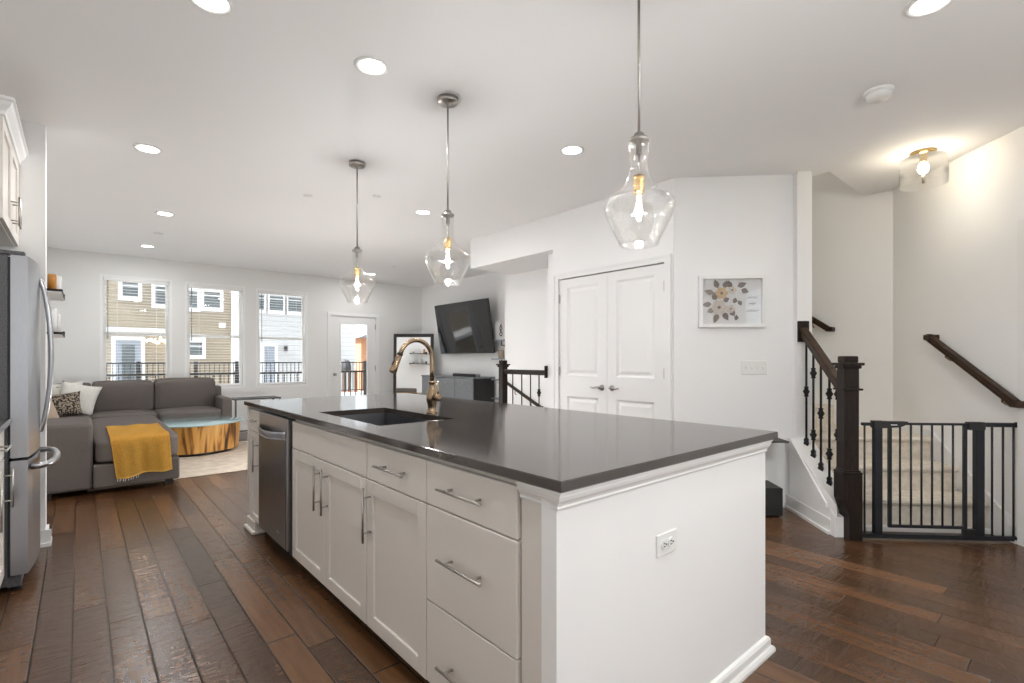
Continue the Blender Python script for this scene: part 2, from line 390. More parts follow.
# windows
def window(n, x0, x1, z0, z1, y=9.36):
    fr = MB()
    fr.ring(x0, x1, z0, z1, .035, y-.06, y+.08)
    win = struct('window_%d' % n, fr, 'trim_paint')
    zm = z0+(z1-z0)*.5; s = MB()
    for a, b_, yy in ((z0+.035, zm+.02, y), (zm-.02, z1-.035, y+.035)):
        s.ring(x0+.035, x1-.035, a, b_, .04, yy, yy+.03)
    struct('sash', s, 'trim_paint', parent=win)
    g_ = MB().box((x0+.07, y+.012, z0+.07), (x1-.07, y+.016, zm)).box((x0+.07, y+.047, zm), (x1-.07, y+.051, z1-.07))
    struct('glass_pane', g_, 'window_glass', parent=win)
    return win
for i, (x0, x1, z0, z1) in enumerate(WIN): window(i+1, x0, x1, z0, z1)
w4 = window(4, 0, 1.25, .9, 2.38, 0)
w4.matrix_world = Matrix.Rotation(ST, 4, 'Z') @ Matrix.Translation((3.17, 0, 0)) @ Matrix.Rotation(-PI/2, 4, 'Z') @ Matrix.Translation((-1.25, 0, 0))
window(5, -.8, 1.2, .3, 2.45, -3.08)  # unseen rear window, added to let more daylight in
def blind(lab, wd, ht, loc, rz=0.0):
    t = thing('window_blind', lab, 'blind', (0, 0, 0), 0, 'open slatted window blinds')
    t.location = loc; t.rotation_euler = (0, 0, rz)
    part('headrail', MB().box((-wd/2, -.028, -.05), (wd/2, .028, 0), .004), 'trim_paint', t)
    s = MB(); k = int((ht-.10)/.044)
    for j in range(k):
        z = -.08-j*.044; s.box((-wd/2, -.018, z), (wd/2, .018, z+.0028))
    part('slats', s, 'trim_paint', t)
    part('bottom_rail', MB().box((-wd/2, -.025, -ht+.002), (wd/2, .025, -ht+.022), .003), 'trim_paint', t)
    part('wand', MB().tube([(-wd/2+.05, -.035, -.05), (-wd/2+.05, -.04, -ht*.55)], .005, 6), 'dark_steel', t)
    for x in (-wd*.3, wd*.3): part('ladder_cord', MB().tube([(x, 0, -.05), (x, 0, -ht+.02)], .0015, 4), 'trim_paint', t)
    return t
for (x0, x1, z0, z1), lab in zip(WIN, ['open slatted blind in the left window with a grey house door beyond',
                                       'open slatted blind in the middle window behind the right sofa cushion',
                                       'open slatted blind in the right window with only a white house beyond']):
    blind(lab, x1-x0-.08, z1-z0-.075, ((x0+x1)/2, 9.325, z1-.037))
p = Matrix.Rotation(ST, 3, 'Z') @ Vector((3.135, .625, 2.343))
blind('open slatted blind in the right wall window mirrored in the flower picture', 1.17, 1.40, p, ST-PI/2)
# glazed back door (door_1) with casing
q = MB().box((3.49, 9.282, 0), (3.552, 9.3, 2.043)).box((4.458, 9.282, 0), (4.52, 9.3, 2.043)).box((3.49, 9.282, 2.043), (4.52, 9.3, 2.105))
struct('trim_3', q, 'trim_paint')
q = MB().ring(3.555, 4.455, .01, 2.04, (.18, .165, .27, .135), 9.315, 9.36)
d1 = struct('door_1', q, 'trim_paint')
q = MB().ring(3.725, 4.30, .27, 1.915, .025, 9.305, 9.315)
struct('glazing_bead', q, 'trim_paint', parent=d1)
struct('glass_pane', MB().box((3.735, 9.335, .28), (4.29, 9.34, 1.905)), 'window_glass', parent=d1)
for z in (.22, 1.04, 1.855): struct('hinge', MB().box((4.44, 9.303, z-.05), (4.462, 9.316, z+.05), .003), 'nickel', parent=d1)
struct('door_knob', MB().lathe([(.001, .06), (.022, .055), (.026, .04), (.012, .025), (.012, .008), (.03, .006), (.03, 0)], n=16).xf(Matrix.Translation((3.63, 9.315, .93)) @ Matrix.Rotation(PI/2, 4, 'X')), 'nickel', parent=d1)
# double doors of the closet (door_2, door_3)
q = MB().prism([(DO[0]-.062, 0), (DO[0], 0), (DO[0], DO[2]), (DO[1], DO[2]), (DO[1], 0), (DO[1]+.062, 0), (DO[1]+.062, DO[2]+.057), (DO[0]-.062, DO[2]+.057)], XW-.016, XW, 'x')
q.prism([(DO[0]-.0625, 0), (DO[0]-.045, 0), (DO[0]-.045, DO[2]+.04), (DO[1]+.045, DO[2]+.04), (DO[1]+.045, 0), (DO[1]+.0625, 0), (DO[1]+.0625, DO[2]+.0575), (DO[0]-.0625, DO[2]+.0575)], XW-.022, XW-.0155, 'x')
struct('trim_4', q, 'trim_paint')
def panel_door(n, y0, y1, hinge_y, lever_y, ldir):
    xf_, xb = XW+.004, XW+.04; q = MB()
    pa = [(1.05, 1.955), (.20, .84)]; st = .105
    q.box((xf_, y0, .01), (xb, y0+st, 2.04)).box((xf_, y1-st, .01), (xb, y1, 2.04))
    zz = [.01, .20, .84, 1.05, 1.955, 2.04]
    for k in (0, 2, 4): q.box((xf_, y0+st, zz[k]), (xb, y1-st, zz[k+1]))
    d = struct('door_%d' % n, q, 'trim_paint')
    for za, zb in pa:
        a = y0+st; c = y1-st; e = MB()
        o_ = [(a, za), (c, za), (c, zb), (a, zb)]
        def ring(i, x): return [e.bm.verts.new((x, a+i if k in (0, 3) else c-i, za+i if k < 2 else zb-i)) for k in range(4)]
        rs = [ring(0, xf_), ring(.018, xf_+.012), ring(.030, xf_+.012), ring(.055, xf_+.004)]
        for r0, r1 in zip(rs, rs[1:]):
            for k in range(4): e.bm.faces.new((r0[k], r0[(k+1) % 4], r1[(k+1) % 4], r1[k]))
        e.bm.faces.new(rs[-1]); bmesh.ops.recalc_face_normals(e.bm, faces=e.bm.faces)
        struct('panel', e, 'trim_paint', parent=d)
    for z in (.2, 1.095, 1.845): struct('hinge', MB().box((XW-.008, hinge_y-.012, z-.045), (XW+.01, hinge_y+.012, z+.045), .003), 'nickel', parent=d)
    hd = MB().lathe([(.001, 0), (.027, 0), (.027, .008), (.011, .012), (.011, .045)], n=20).xf(Matrix.Translation((xf_, lever_y, .945)) @ Matrix.Rotation(-PI/2, 4, 'Y'))
    hd.tube([(xf_-.045, lever_y, .945), (xf_-.05, lever_y+ldir*.03, .95), (xf_-.05, lever_y+ldir*.075, .942), (xf_-.048, lever_y+ldir*.105, .95)], [.011, .010, .008, .006], 10)
    struct('lever_handle', hd, 'nickel', parent=d)
ym = (DO[0]+DO[1])/2
panel_door(2, ym+.002, DO[1]-.004, DO[1]-.002, ym+.06, 1)
panel_door(3, DO[0]+.004, ym-.002, DO[0]+.002, ym-.06, -1)
# front door beside the gate (door_4) and its casing
q = MB().prism([(2.49, 0), (2.56, 0), (2.56, 2.06), (3.455, 2.06), (3.455, 0), (3.525, 0), (3.525, 2.13), (2.49, 2.13)], 3.078, 3.0995, 'x')
struct('trim_5', q, 'trim_paint', ST)
q = MB().box((3.15, 2.565, .01), (3.19, 3.465, 2.055))
for z0, z1 in ((.2, .9), (1.05, 1.9)):
    for a in (2.68, 3.07): q.box((3.144, a, z0), (3.15, a+.28, z1), .002)
struct('door_4', q, 'trim_paint', ST)

# ------------------------------------------------------------------ stairs, railing, gate
t = thing('staircase', 'beige carpeted steps rising behind the black gate to a corner landing', 'staircase', (2.6, 3.74, 0), ST)
def step(n_, d0, z, d1, poly=None):
    m_ = MB(); r = .018
    prof = [(d0, z-.19), (d0, z-.045), (d0-.022, z-.035), (d0-.028, z-.018), (d0-.022, z-.004), (d0-.008, z), (d1, z), (d1, z-.19)]
    m_.prism(prof, 2.10 if n_ > 1 else 2.135, 3.08, 'x'); return m_
part('carpet_step', step(1, 3.76, .22, 4.9), 'carpet', t)
part('carpet_step', step(2, 4.02, .405, 4.9), 'carpet', t)
m_ = step(3, 4.28, .59, 4.5)
def edp(x, y): return ((x-y)*R2, (x+y)*R2)
m_.prism([(2.115, 4.5), (3.08, 4.5), edp(5.545, 1.17), edp(5.545, 1.66), edp(4.62, 1.66)], .40, .59)
part('carpet_landing', m_, 'carpet', t)
for k in range(1, 8):
    m_ = MB(); y0 = 1.60+k*.25-.25+.03; z = .59+.188*k
    m_.prism([edp(4.62, max(y0, 1.66)), edp(5.545, y0), edp(5.545, y0+.28), edp(4.62, y0+.28)], z-.25, z)
    part('carpet_step', m_, 'carpet', t)
part('floor_riser', MB().box((2.10, 3.72, 0), (3.08, 3.76, .03)), 'trim_paint', t, 'white painted strip at the floor')
# stair railing
t = thing('stair_railing', 'dark wood stair railing with square newel and iron balusters beside the gate', 'railing', (2.038, 3.57, 0), ST)
def newel(name, par, E0, D0, s=1.0, zt=1.24, base=True):
    h_ = .077*s; m_ = MB().box((E0-h_, D0-h_, .44 if base else 0), (E0+h_, D0+h_, zt-.055), .004)
    n_ = part(name, m_, 'dark_wood', par)
    if base:
        k_ = .06; b_ = MB().prism([(E0-k_, .44), (E0-k_, .27), (E0-k_+.035, .165), (E0-k_+.035, 0), (E0+k_, 0), (E0+k_, .44)], D0-k_, D0+k_, 'y')
        b_.box((E0-k_-.004, D0-k_-.004, .44), (E0+k_+.004, D0+k_+.004, .458), .006).box((E0-k_+.006, D0-k_+.006, .458), (E0+k_-.006, D0+k_-.006, .47), .004)
        part('newel_base', b_, 'dark_wood', par)
    c2 = MB().box((E0-h_-.012, D0-h_-.012, zt-.085), (E0+h_+.012, D0+h_+.012, zt-.062), .006).box((E0-h_-.024, D0-h_-.024, zt-.064), (E0+h_+.024, D0+h_+.024, zt-.045), .005).box((E0-h_+.002, D0-h_+.002, zt-.045), (E0+h_-.002, D0+h_-.002, zt), .006)
    if base: part('newel_band', MB().box((E0-h_-.018, D0-h_-.018, 1.008), (E0+h_+.018, D0+h_+.018, 1.022), .004), 'dark_wood', par)
    part('newel_cap', c2, 'dark_wood', par)
newel('newel_post', t, 2.038, 3.57, .61)
def railbar(mb, p0, p1, wdt=.058, hgt=.062):
    """moulded handrail between two points (top centre line)"""
    p0 = Vector(p0); p1 = Vector(p1); d = (p1-p0).normalized(); sd = d.cross(Vector((0, 0, 1))).normalized(); up = sd.cross(d)
    prof = [(-.5, -.35), (-.5, -.05), (-.36, 0), (.36, 0), (.5, -.05), (.5, -.35), (.38, -.5), (.38, -1), (-.38, -1), (-.38, -.5)]
    A, B = [[mb.bm.verts.new(p+sd*(a*wdt)+up*(b_*hgt)) for a, b_ in prof] for p in (p0, p1)]
    n = len(prof); fs = [mb.bm.faces.new(A), mb.bm.faces.new(B)]
    for i in range(n): fs.append(mb.bm.faces.new((A[i], A[(i+1) % n], B[(i+1) % n], B[i])))
    bmesh.ops.recalc_face_normals(mb.bm, faces=fs); return mb
rz_ = lambda D_: 1.110+(D_-3.75)*.80
part('handrail', railbar(MB(), (2.06, 3.61, rz_(3.61)), (2.06, 4.21, rz_(4.21))), 'rail_wood', t)
part('wall_rosette', MB().box((2.016, 4.207, 1.358), (2.105, 4.225, 1.528), .004), 'dark_wood', t)
def baluster(par, E0, D0, z0, z1, knots, r=.0075):
    m_ = MB().tube([(E0, D0, z0), (E0, D0, z1)], r*1.15, 8)
    b_ = part('baluster', m_, 'iron', par)
    if knots:
        for kz in knots:
            k_ = MB().lathe([(r, -.042), (.019, -.036), (.013, -.026), (.017, -.015), (.026, 0), (.017, .015), (.013, .026), (.019, .036), (r, .042)], (E0, D0, kz), 10)
            part('knuckle', k_, 'iron', b_)
    part('shoe', MB().lathe([(.012, .05), (.021, .038), (.021, .03), (.017, .026), (.024, 0), (.024, -.03)], (E0, D0, z0), 4, smooth=False), 'iron', b_)
for D_, kn_ in [(4.146, [.96]), (4.04, [1.11, .63]), (3.932, [.81]), (3.818, [.965, .525]), (3.712, [.97, .68])]:
    baluster(t, 2.05, D_, .21+(D_-3.69)*.705+.01, rz_(D_)-.05, kn_)
# wall handrails
def wall_rail(name, lab, p0, p1, nrm, rz, org, brk=(.22, .86), sz=1.0):
    t = thing(name, lab, 'handrail', org, rz)
    m_ = railbar(MB(), p0, p1, .048*sz, .05*sz)
    d = Vector(p1)-Vector(p0)
    part('rail', m_, 'rail_wood', t)
    for p in (p0, p1):
        a = Vector(p); n_ = Vector(nrm); e_ = MB().box(a+Vector((-.03, -.03, -.048)), a+n_*.05+Vector((.02, .03, -.006)), .006)
        part('return_end', e_, 'rail_wood', t)
    for k in brk:
        a = Vector(p0)+d*k; n_ = Vector(nrm)
        part('bracket', MB().tube([a+Vector((0, 0, -.05)), a+Vector((0, 0, -.085)), a+n_*.03+Vector((0, 0, -.105)), a+n_*.05+Vector((0, 0, -.11))], .0065, 8), 'bronze', t)
wall_rail('handrail', 'dark wood handrail sloping down the wall above the gate', (3.045, 4.241, 1.42), (3.045, 3.49, .952), (1, 0, 0), ST, (3.10, 3.95, .96))
wall_rail('handrail', 'short visible end of a dark handrail on the wall behind the white pillar', (5.475, 1.65, 1.535), (5.475, 2.9, 2.44), (1, 0, 0), 0, (5.55, 1.65, 1.5), (.12, .85))
# baby gate
t = thing('baby_gate', 'black metal safety gate across the foot of the carpeted stairs', 'gate', (2.66, 3.63, 0), ST)
GD = 3.55
fr = MB().prism([(2.11, .014), (3.10, .014), (3.10, .042), (2.11, .042)], GD-.013, GD+.013, 'y')
part('bottom_rail', fr, 'gate_metal', t)
part('side_rail', MB().box((2.115, GD-.013, .770), (2.19, GD+.013, .790), .003), 'gate_metal', t)
part('side_rail', MB().box((2.885, GD-.013, .768), (3.10, GD+.013, .796), .003), 'gate_metal', t)
for a, c in ((2.191, 2.241), (2.832, 2.886)): part('post', MB().box((a, GD-.018, .042), (c, GD+.018, .796), .003), 'gate_metal', t)
sf = MB().prism([(2.286, .085), (2.782, .085), (2.782, .791), (2.286, .791)], GD-.009, GD-.0085, 'y')
sf.bm.clear()
o_ = [(2.286, .085), (2.782, .085), (2.782, .791), (2.286, .791)]; i_ = [(2.305, .103), (2.763, .103), (2.763, .776), (2.305, .776)]
ra, rb, rc, rd = [[sf.bm.verts.new((x, y, z)) for x, z in P_] for P_, y in ((o_, GD-.009), (i_, GD-.009), (i_, GD+.009), (o_, GD+.009))]
for P_, Q_ in ((ra, rb), (rb, rc), (rc, rd), (rd, ra)):
    for k in range(4): sf.bm.faces.new((P_[k], P_[(k+1) % 4], Q_[(k+1) % 4], Q_[k]))
bmesh.ops.recalc_face_normals(sf.bm, faces=sf.bm.faces)
part('swing_frame', sf, 'gate_metal', t)
for e in [2.134, 2.943, 3.011, 3.076]: part('bar', MB().tube([(e, GD, .035), (e, GD, .778)], .0062, 8), 'gate_metal', t)
for e in [2.362, 2.432, 2.499, 2.566, 2.632, 2.698]: part('bar', MB().tube([(e, GD, .09), (e, GD, .783)], .0062, 8), 'gate_metal', t)
part('latch_handle', MB().prism([(2.185, .803), (2.25, .803), (2.26, .800), (2.40, .800), (2.40, .784), (2.35, .762), (2.25, .755), (2.185, .755)], GD-.022, GD+.022, 'y'), 'black_plastic', t)
part('latch_mark', MB().box((2.29, GD-.0232, .775), (2.33, GD-.0215, .781)), 'white_plastic', t, 'small white mark on the latch')
part('hinge_block', MB().box((2.785, GD-.022, .748), (2.89, GD+.022, .800), .005), 'black_plastic', t)
part('pivot_block', MB().box((2.76, GD-.015, .042), (2.84, GD+.015, .085), .003), 'black_plastic', t)
for z in (.028, .783):
    part('wall_cup', MB().lathe([(.018, 0), (.018, .012), (.008, .014), (.008, .03)], n=12, caps=True).xf(Matrix.Translation((3.099, GD, z)) @ Matrix.Rotation(-PI/2, 4, 'Y')), 'black_plastic', t)
# guard rail of the stairs going down, with steps below
t = thing('guard_railing', 'dark wood railing with thin iron balusters guarding the stairs down beyond the island', 'railing', (3.9, 4.68, 0))
newel('newel_post', t, 3.9, 4.68, .52, 1.205, False)
part('handrail', railbar(MB(), (3.9, 4.64, 1.095), (3.9, 3.945, 1.095), .055, .056), 'dark_wood', t)
part('wall_rosette', MB().box((3.878, 3.93, 1.01), (3.922, 3.946, 1.145), .003), 'dark_wood', t)
for i, y_ in enumerate((4.50, 4.34, 4.19, 4.05)): baluster(t, 3.9, y_, 0, 1.045, [.84] if i == 3 else [], .006)
wall_rail('handrail', 'thin dark handrail slanting down behind the guard railing balusters', (4.475, 5.33, .925), (4.475, 4.62, .62), (1, 0, 0), 0, (4.55, 5.0, .6), (.3, .75), .7)
t = thing('descending_stairs', 'carpeted stairs going down beside the guard railing', 'staircase', (4.24, 5.0, 0))
for k in range(1, 6):
    part('carpet_step', MB().box((3.935, 5.05-.25*k, -.19*k-.2), (4.548, 5.05-.25*(k-1), -.19*k)), 'carpet', t)
struct('wall_stair_down', MB().box((3.81, 3.73, -2.9), (3.93, 5.05, -.1)).box((3.93, 5.05, -2.9), (4.55, 5.17, -.1)), 'wall_paint')

# ------------------------------------------------------------------ island
FX = .925                                  # front face of doors and drawers
def bar_pull(par, p0, p1, out=(-1, 0, 0), r=.0052):
    p0 = Vector(p0); p1 = Vector(p1); o_ = Vector(out); m_ = MB().tube([p0, p1], r, 10)
    for k in (.18, .82):
        a = p0.lerp(p1, k); m_.tube([a, a-o_*.034], r*.85, 8)
    return part('bar_handle', m_, 'nickel', par)
def slab_front(name, par, y0, y1, z0, z1):
    m_ = MB().box((FX, y0, z0), (FX+.019, y1, z1), .0025); return part(name, m_, 'cabinet_paint', par)
def shaker(name, par, y0, y1, z0, z1, fw=.058):
    m_ = MB(); a = FX; c = FX+.019
    m_.box((a, y0, z0), (c, y0+fw, z1), .0015).box((a, y1-fw, z0), (c, y1, z1), .0015)
    m_.box((a, y0+fw, z0), (c, y1-fw, z0+fw), .0015).box((a, y0+fw, z1-fw), (c, y1-fw, z1), .0015)
    m_.box((a+.010, y0+fw-.004, z0+fw-.004), (c-.002, y1-fw+.004, z1-fw+.004)); return part(name, m_, 'cabinet_paint', par)
ZT, Z1, Z2, ZB = .865, .710, .374, .085
def carcass(t, y0, y1, hollow=False):
    m_ = MB()
    if hollow:
        m_.box((FX+.02, y0+.002, .1), (1.55, y0+.02, .882)).box((FX+.02, y1-.02, .1), (1.55, y1-.002, .882)).box((FX+.02, y0+.02, .1), (1.55, y1-.02, .12)).box((1.535, y0+.02, .12), (1.55, y1-.02, .882))
        m_.box((FX+.02, y0+.02, .60), (FX+.035, y1-.02, .882))
    else: m_.box((FX+.02, y0+.002, .1), (1.55, y1-.002, .882))
    part('carcass', m_, 'cabinet_paint', t)
    part('toe_kick', MB().box((FX+.085, y0+.002, 0), (1.55, y1-.002, .1)), 'toe_board', t)
g_ = .0022
t = thing('drawer_base_cabinet', 'white island cabinet with three stacked drawers at the near end', 'cabinet', (1.24, 1.29, 0), 0, 'island cabinets')
carcass(t, 1.045, 1.534)
for z0, z1, hz in ((Z1, ZT, .788), (Z2, Z1, .552), (ZB, Z2, .197)):
    d = slab_front('drawer', t, 1.048+g_, 1.534-g_, z0+g_, z1-g_); bar_pull(d, (FX-.034, 1.415, hz+.002), (FX-.034, 1.175, hz+.002))
t = thing('base_cabinet', 'white island cabinet with one drawer over one door, right of the sink', 'cabinet', (1.24, 1.78, 0), 0, 'island cabinets')
carcass(t, 1.534, 2.020)
d = slab_front('drawer', t, 1.534+g_, 2.018-g_, Z1+g_, ZT-g_); bar_pull(d, (FX-.034, 1.885, .790), (FX-.034, 1.645, .790))
d = shaker('door', t, 1.534+g_, 2.018-g_, ZB, Z1-g_); bar_pull(d, (FX-.034, 1.982, .682), (FX-.034, 1.982, .452))
t = thing('sink_base_cabinet', 'white island cabinet under the sink with false front and two doors', 'cabinet', (1.24, 2.51, 0), 0, 'island cabinets')
carcass(t, 2.022, 3.008, True)
slab_front('false_front', t, 2.022+g_, 3.006-g_, Z1+g_, ZT-g_)
d = shaker('door', t, 2.022+g_, 2.511-g_, ZB, Z1-g_); bar_pull(d, (FX-.034, 2.457, .682), (FX-.034, 2.457, .455))
d = shaker('door', t, 2.511+g_, 3.006-g_, ZB, Z1-g_); bar_pull(d, (FX-.034, 2.562, .682), (FX-.034, 2.562, .455))
t = thing('dishwasher', 'stainless steel dishwasher with curved handle built into the island', 'dishwasher', (1.24, 3.36, 0))
part('body', MB().box((FX+.03, 3.055, .1), (1.53, 3.66, .872)), 'dark_steel', t)
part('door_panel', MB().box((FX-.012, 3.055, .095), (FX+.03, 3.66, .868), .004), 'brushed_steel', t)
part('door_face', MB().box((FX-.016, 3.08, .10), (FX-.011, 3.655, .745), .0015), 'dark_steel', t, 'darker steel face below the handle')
hm = MB()
def hcurve(u, v_):
    y = 3.085+u*.565; bow = .045*math.sin(PI*u)**.8; dz = -.012*math.sin(PI*u)
    return (FX-.018-bow+.004*abs(2*v_-1), y, .745+dz+v_*.045)
hm.grid(hcurve, 20, 3); bmesh.ops.solidify(hm.bm, geom=hm.bm.faces[:], thickness=.008)
part('handle', hm, 'brushed_steel', t)
part('badge', MB().box((FX-.0172, 3.20, .165), (FX-.0158, 3.25, .178)), 'nickel', t)
part('kick_plate', MB().box((FX+.07, 3.055, 0), (FX+.085, 3.66, .095)), 'black_plastic', t)
t = thing('narrow_base_cabinet', 'narrow white island cabinet beyond the dishwasher at the far end', 'cabinet', (1.24, 3.85, 0), 0, 'island cabinets')
carcass(t, 3.69, 4.0)
d = slab_front('drawer', t, 3.70, 3.955, Z1+g_, ZT-g_); bar_pull(d, (FX-.034, 3.90, .79), (FX-.034, 3.745, .79))
d = shaker('door', t, 3.70, 3.955, ZB, Z1-g_, .045); bar_pull(d, (FX-.034, 3.735, .665), (FX-.034, 3.735, .45))
t = thing('island_body', 'white painted island panels with crown and base moulding under the dark counter', 'kitchen island', (1.6, 2.4, 0))
part('end_panel', MB().box((.919, .89, 0), (2.169, .945, .884)), 'wall_paint', t)
part('filler_panel', MB().box((.936, .945, 0), (.965, 1.042, .884)), 'cabinet_paint', t)
part('back_panel', MB().box((1.9, .945, 0), (1.96, 4.0, .884)), 'wall_paint', t)
part('far_panel', MB().box((.95, 3.985, 0), (1.96, 4.01, .884)), 'cabinet_paint', t)
part('far_stile', MB().box((FX-.004, 3.958, .1), (FX+.04, 4.005, .884)), 'cabinet_paint', t)
prof = [(0, .832), (.005, .832), (.008, .838), (.006, .843), (.010, .850), (.018, .858), (.022, .868), (.022, .874), (.027, .876), (.027, .885), (0, .885)]
cm = MB()
n = len(prof)
A = [cm.bm.verts.new((.934-a*.75, 1.042, z)) for a, z in prof]; B = [cm.bm.verts.new((.919-a*.3, .89-a*.75, z)) for a, z in prof]
C2 = [cm.bm.verts.new((2.169+a, .89-a*.75, z)) for a, z in prof]; D2 = [cm.bm.verts.new((2.169+a, 1.0, z)) for a, z in prof]
for P_, Q_ in ((A, B), (B, C2), (C2, D2)):
    for i in range(n): cm.bm.faces.new((P_[i], P_[(i+1) % n], Q_[(i+1) % n], Q_[i]))
cm.bm.faces.new(A); cm.bm.faces.new(D2); bmesh.ops.recalc_face_normals(cm.bm, faces=cm.bm.faces)
part('crown_moulding', cm, 'trim_paint', t)
bp = [(0, 0), (.030, 0), (.030, .012), (.024, .022), (.016, .024), (.016, .050), (.010, .060), (0, .064)]
cm = MB(); n = len(bp)
B = [cm.bm.verts.new((.919-a, .89-a, z)) for a, z in bp]; C2 = [cm.bm.verts.new((2.169+a, .89-a, z)) for a, z in bp]; D2 = [cm.bm.verts.new((2.169+a, 1.0, z)) for a, z in bp]
A = [cm.bm.verts.new((.919-a, .945, z)) for a, z in bp]
for P_, Q_ in ((A, B), (B, C2), (C2, D2)):
    for i in range(n): cm.bm.faces.new((P_[i], P_[(i+1) % n], Q_[(i+1) % n], Q_[i]))
cm.bm.faces.new(A); cm.bm.faces.new(D2); bmesh.ops.recalc_face_normals(cm.bm, faces=cm.bm.faces)
part('base_moulding', cm, 'trim_paint', t)
part('corner_block', MB().box((FX-.01, 3.80, 0), (FX+.06, 4.01, .085), .004).box((FX-.028, 3.785, 0), (FX+.06, 4.02, .025), .006), 'cabinet_paint', t)
# countertop with sink cut-out
SX0, SX1, SY0, SY1 = 1.035, 1.448, 2.12, 2.90
cx0, cx1, cy0, cy1 = .905, 2.221, .86, 4.04
m_ = MB(); r = .012
def cprof(i, z): return [m_.bm.verts.new(p) for p in ((cx0+i, cy0+i, z), (cx1-i, cy0+i, z), (cx1-i, cy1-i, z), (cx0+i, cy1-i, z))]
ins = [m_.bm.verts.new((x, y, z)) for z in (.915, .885) for x, y in ((SX0, SY0), (SX1, SY0), (SX1, SY1), (SX0, SY1))]
o1 = cprof(.003, .915); o2 = cprof(0, .912); o3 = cprof(0, .888); o4 = cprof(.003, .885)
for P_, Q_ in ((o1, o2), (o2, o3), (o3, o4), (ins[:4], o1), (o4, ins[4:]), (ins[:4], ins[4:])):
    for k in range(4): m_.bm.faces.new((P_[k], P_[(k+1) % 4], Q_[(k+1) % 4], Q_[k]))
bmesh.ops.recalc_face_normals(m_.bm, faces=m_.bm.faces)
solo('countertop', 'polished dark brown stone countertop on the kitchen island', 'countertop', m_, 'counter_quartz', (1.56, 2.45, .885))
t = thing('sink', 'stainless steel undermount sink set into the dark island counter', 'sink', (1.24, 2.51, .68))
m_ = MB()
ra = [m_.bm.verts.new(p) for p in ((SX0-.01, SY0-.01, .884), (SX1+.01, SY0-.01, .884), (SX1+.01, SY1+.01, .884), (SX0-.01, SY1+.01, .884))]
rb = [m_.bm.verts.new(p) for p in ((SX0+.0, SY0+.0, .884), (SX1, SY0, .884), (SX1, SY1, .884), (SX0, SY1, .884))]
rc = [m_.bm.verts.new(p) for p in ((SX0+.01, SY0+.01, .70), (SX1-.01, SY0+.01, .70), (SX1-.01, SY1-.01, .70), (SX0+.01, SY1-.01, .70))]
rd = [m_.bm.verts.new(p) for p in ((SX0+.03, SY0+.03, .685), (SX1-.03, SY0+.03, .685), (SX1-.03, SY1-.03, .685), (SX0+.03, SY1-.03, .685))]
for P_, Q_ in ((ra, rb), (rb, rc), (rc, rd)):
    for k in range(4): m_.bm.faces.new((P_[k], P_[(k+1) % 4], Q_[(k+1) % 4], Q_[k]))
m_.bm.faces.new(rd); bmesh.ops.recalc_face_normals(m_.bm, faces=m_.bm.faces)
part('basin', m_, 'dark_steel', t)  # steel darkened to paint in the dark reflections inside the basin
part('drain', MB().lathe([(.045, .006), (.04, .003), (.02, .001), (.001, .001)], (1.24, 2.51, .685), 20), 'nickel', t)
t = thing('brush_holder', 'small steel hook caddy on the far wall of the sink', 'holder', (1.435, 2.16, .87))
part('clip', MB().tube([(1.443, 2.20, .885), (1.43, 2.20, .90), (1.39, 2.24, .895), (1.36, 2.26, .893)], .005, 8), 'nickel', t)
part('pad', MB().box((1.425, 2.17, .84), (1.445, 2.23, .90), .004), 'nickel', t)
# faucet
FB = (1.504, 2.432)
t = thing('faucet', 'champagne bronze gooseneck kitchen faucet standing behind the island sink', 'faucet', (*FB, .915))
part('body', MB().lathe([(.001, 0), (.031, 0), (.031, .006), (.026, .012), (.022, .03), (.026, .05), (.031, .075), (.031, .10), (.026, .125), (.017, .15), (.014, .165), (.019, .170), (.019, .178), (.013, .183), (.001, .185)], (*FB, .915), 24), 'bronze', t)
ax, az = 1.404, 1.221
arc = [(FB[0], FB[1], 1.09), (FB[0], FB[1], 1.16)]+[(ax+.10*math.cos(a), FB[1], az+.103*math.sin(a)) for a in [k*PI/14 for k in range(0, 13)]]
arc.append((1.303, FB[1], 1.242))
part('spout', MB().tube(arc, .0125, 14), 'bronze', t)
hd = part('spray_head', MB().tube([(1.304, FB[1], 1.246), (1.296, FB[1], 1.228), (1.277, FB[1], 1.187), (1.261, FB[1], 1.153), (1.2585, FB[1], 1.148)], [.0145, .0155, .018, .0215, .017], 16), 'bronze', t)
part('spray_ring', MB().tube([(1.306, FB[1], 1.25), (1.302, FB[1], 1.241)], .0165, 14), 'black_metal', hd)
part('spray_button', MB().tube([(1.273, FB[1], 1.218), (1.259, FB[1], 1.188)], .006, 8), 'black_plastic', hd)
hd = part('handle_hub', MB().tube([(FB[0], FB[1]-.02, 1.003), (FB[0], FB[1]-.055, 1.006), (FB[0], FB[1]-.072, 1.008), (FB[0], FB[1]-.078, 1.009)], [.018, .018, .022, .012], 14), 'bronze', t)
part('lever', MB().tube([(FB[0], FB[1]-.065, 1.015), (FB[0]+.002, FB[1]-.06, 1.05), (FB[0]+.004, FB[1]-.05, 1.095)], [.007, .0055, .0045], 10), 'bronze', hd)
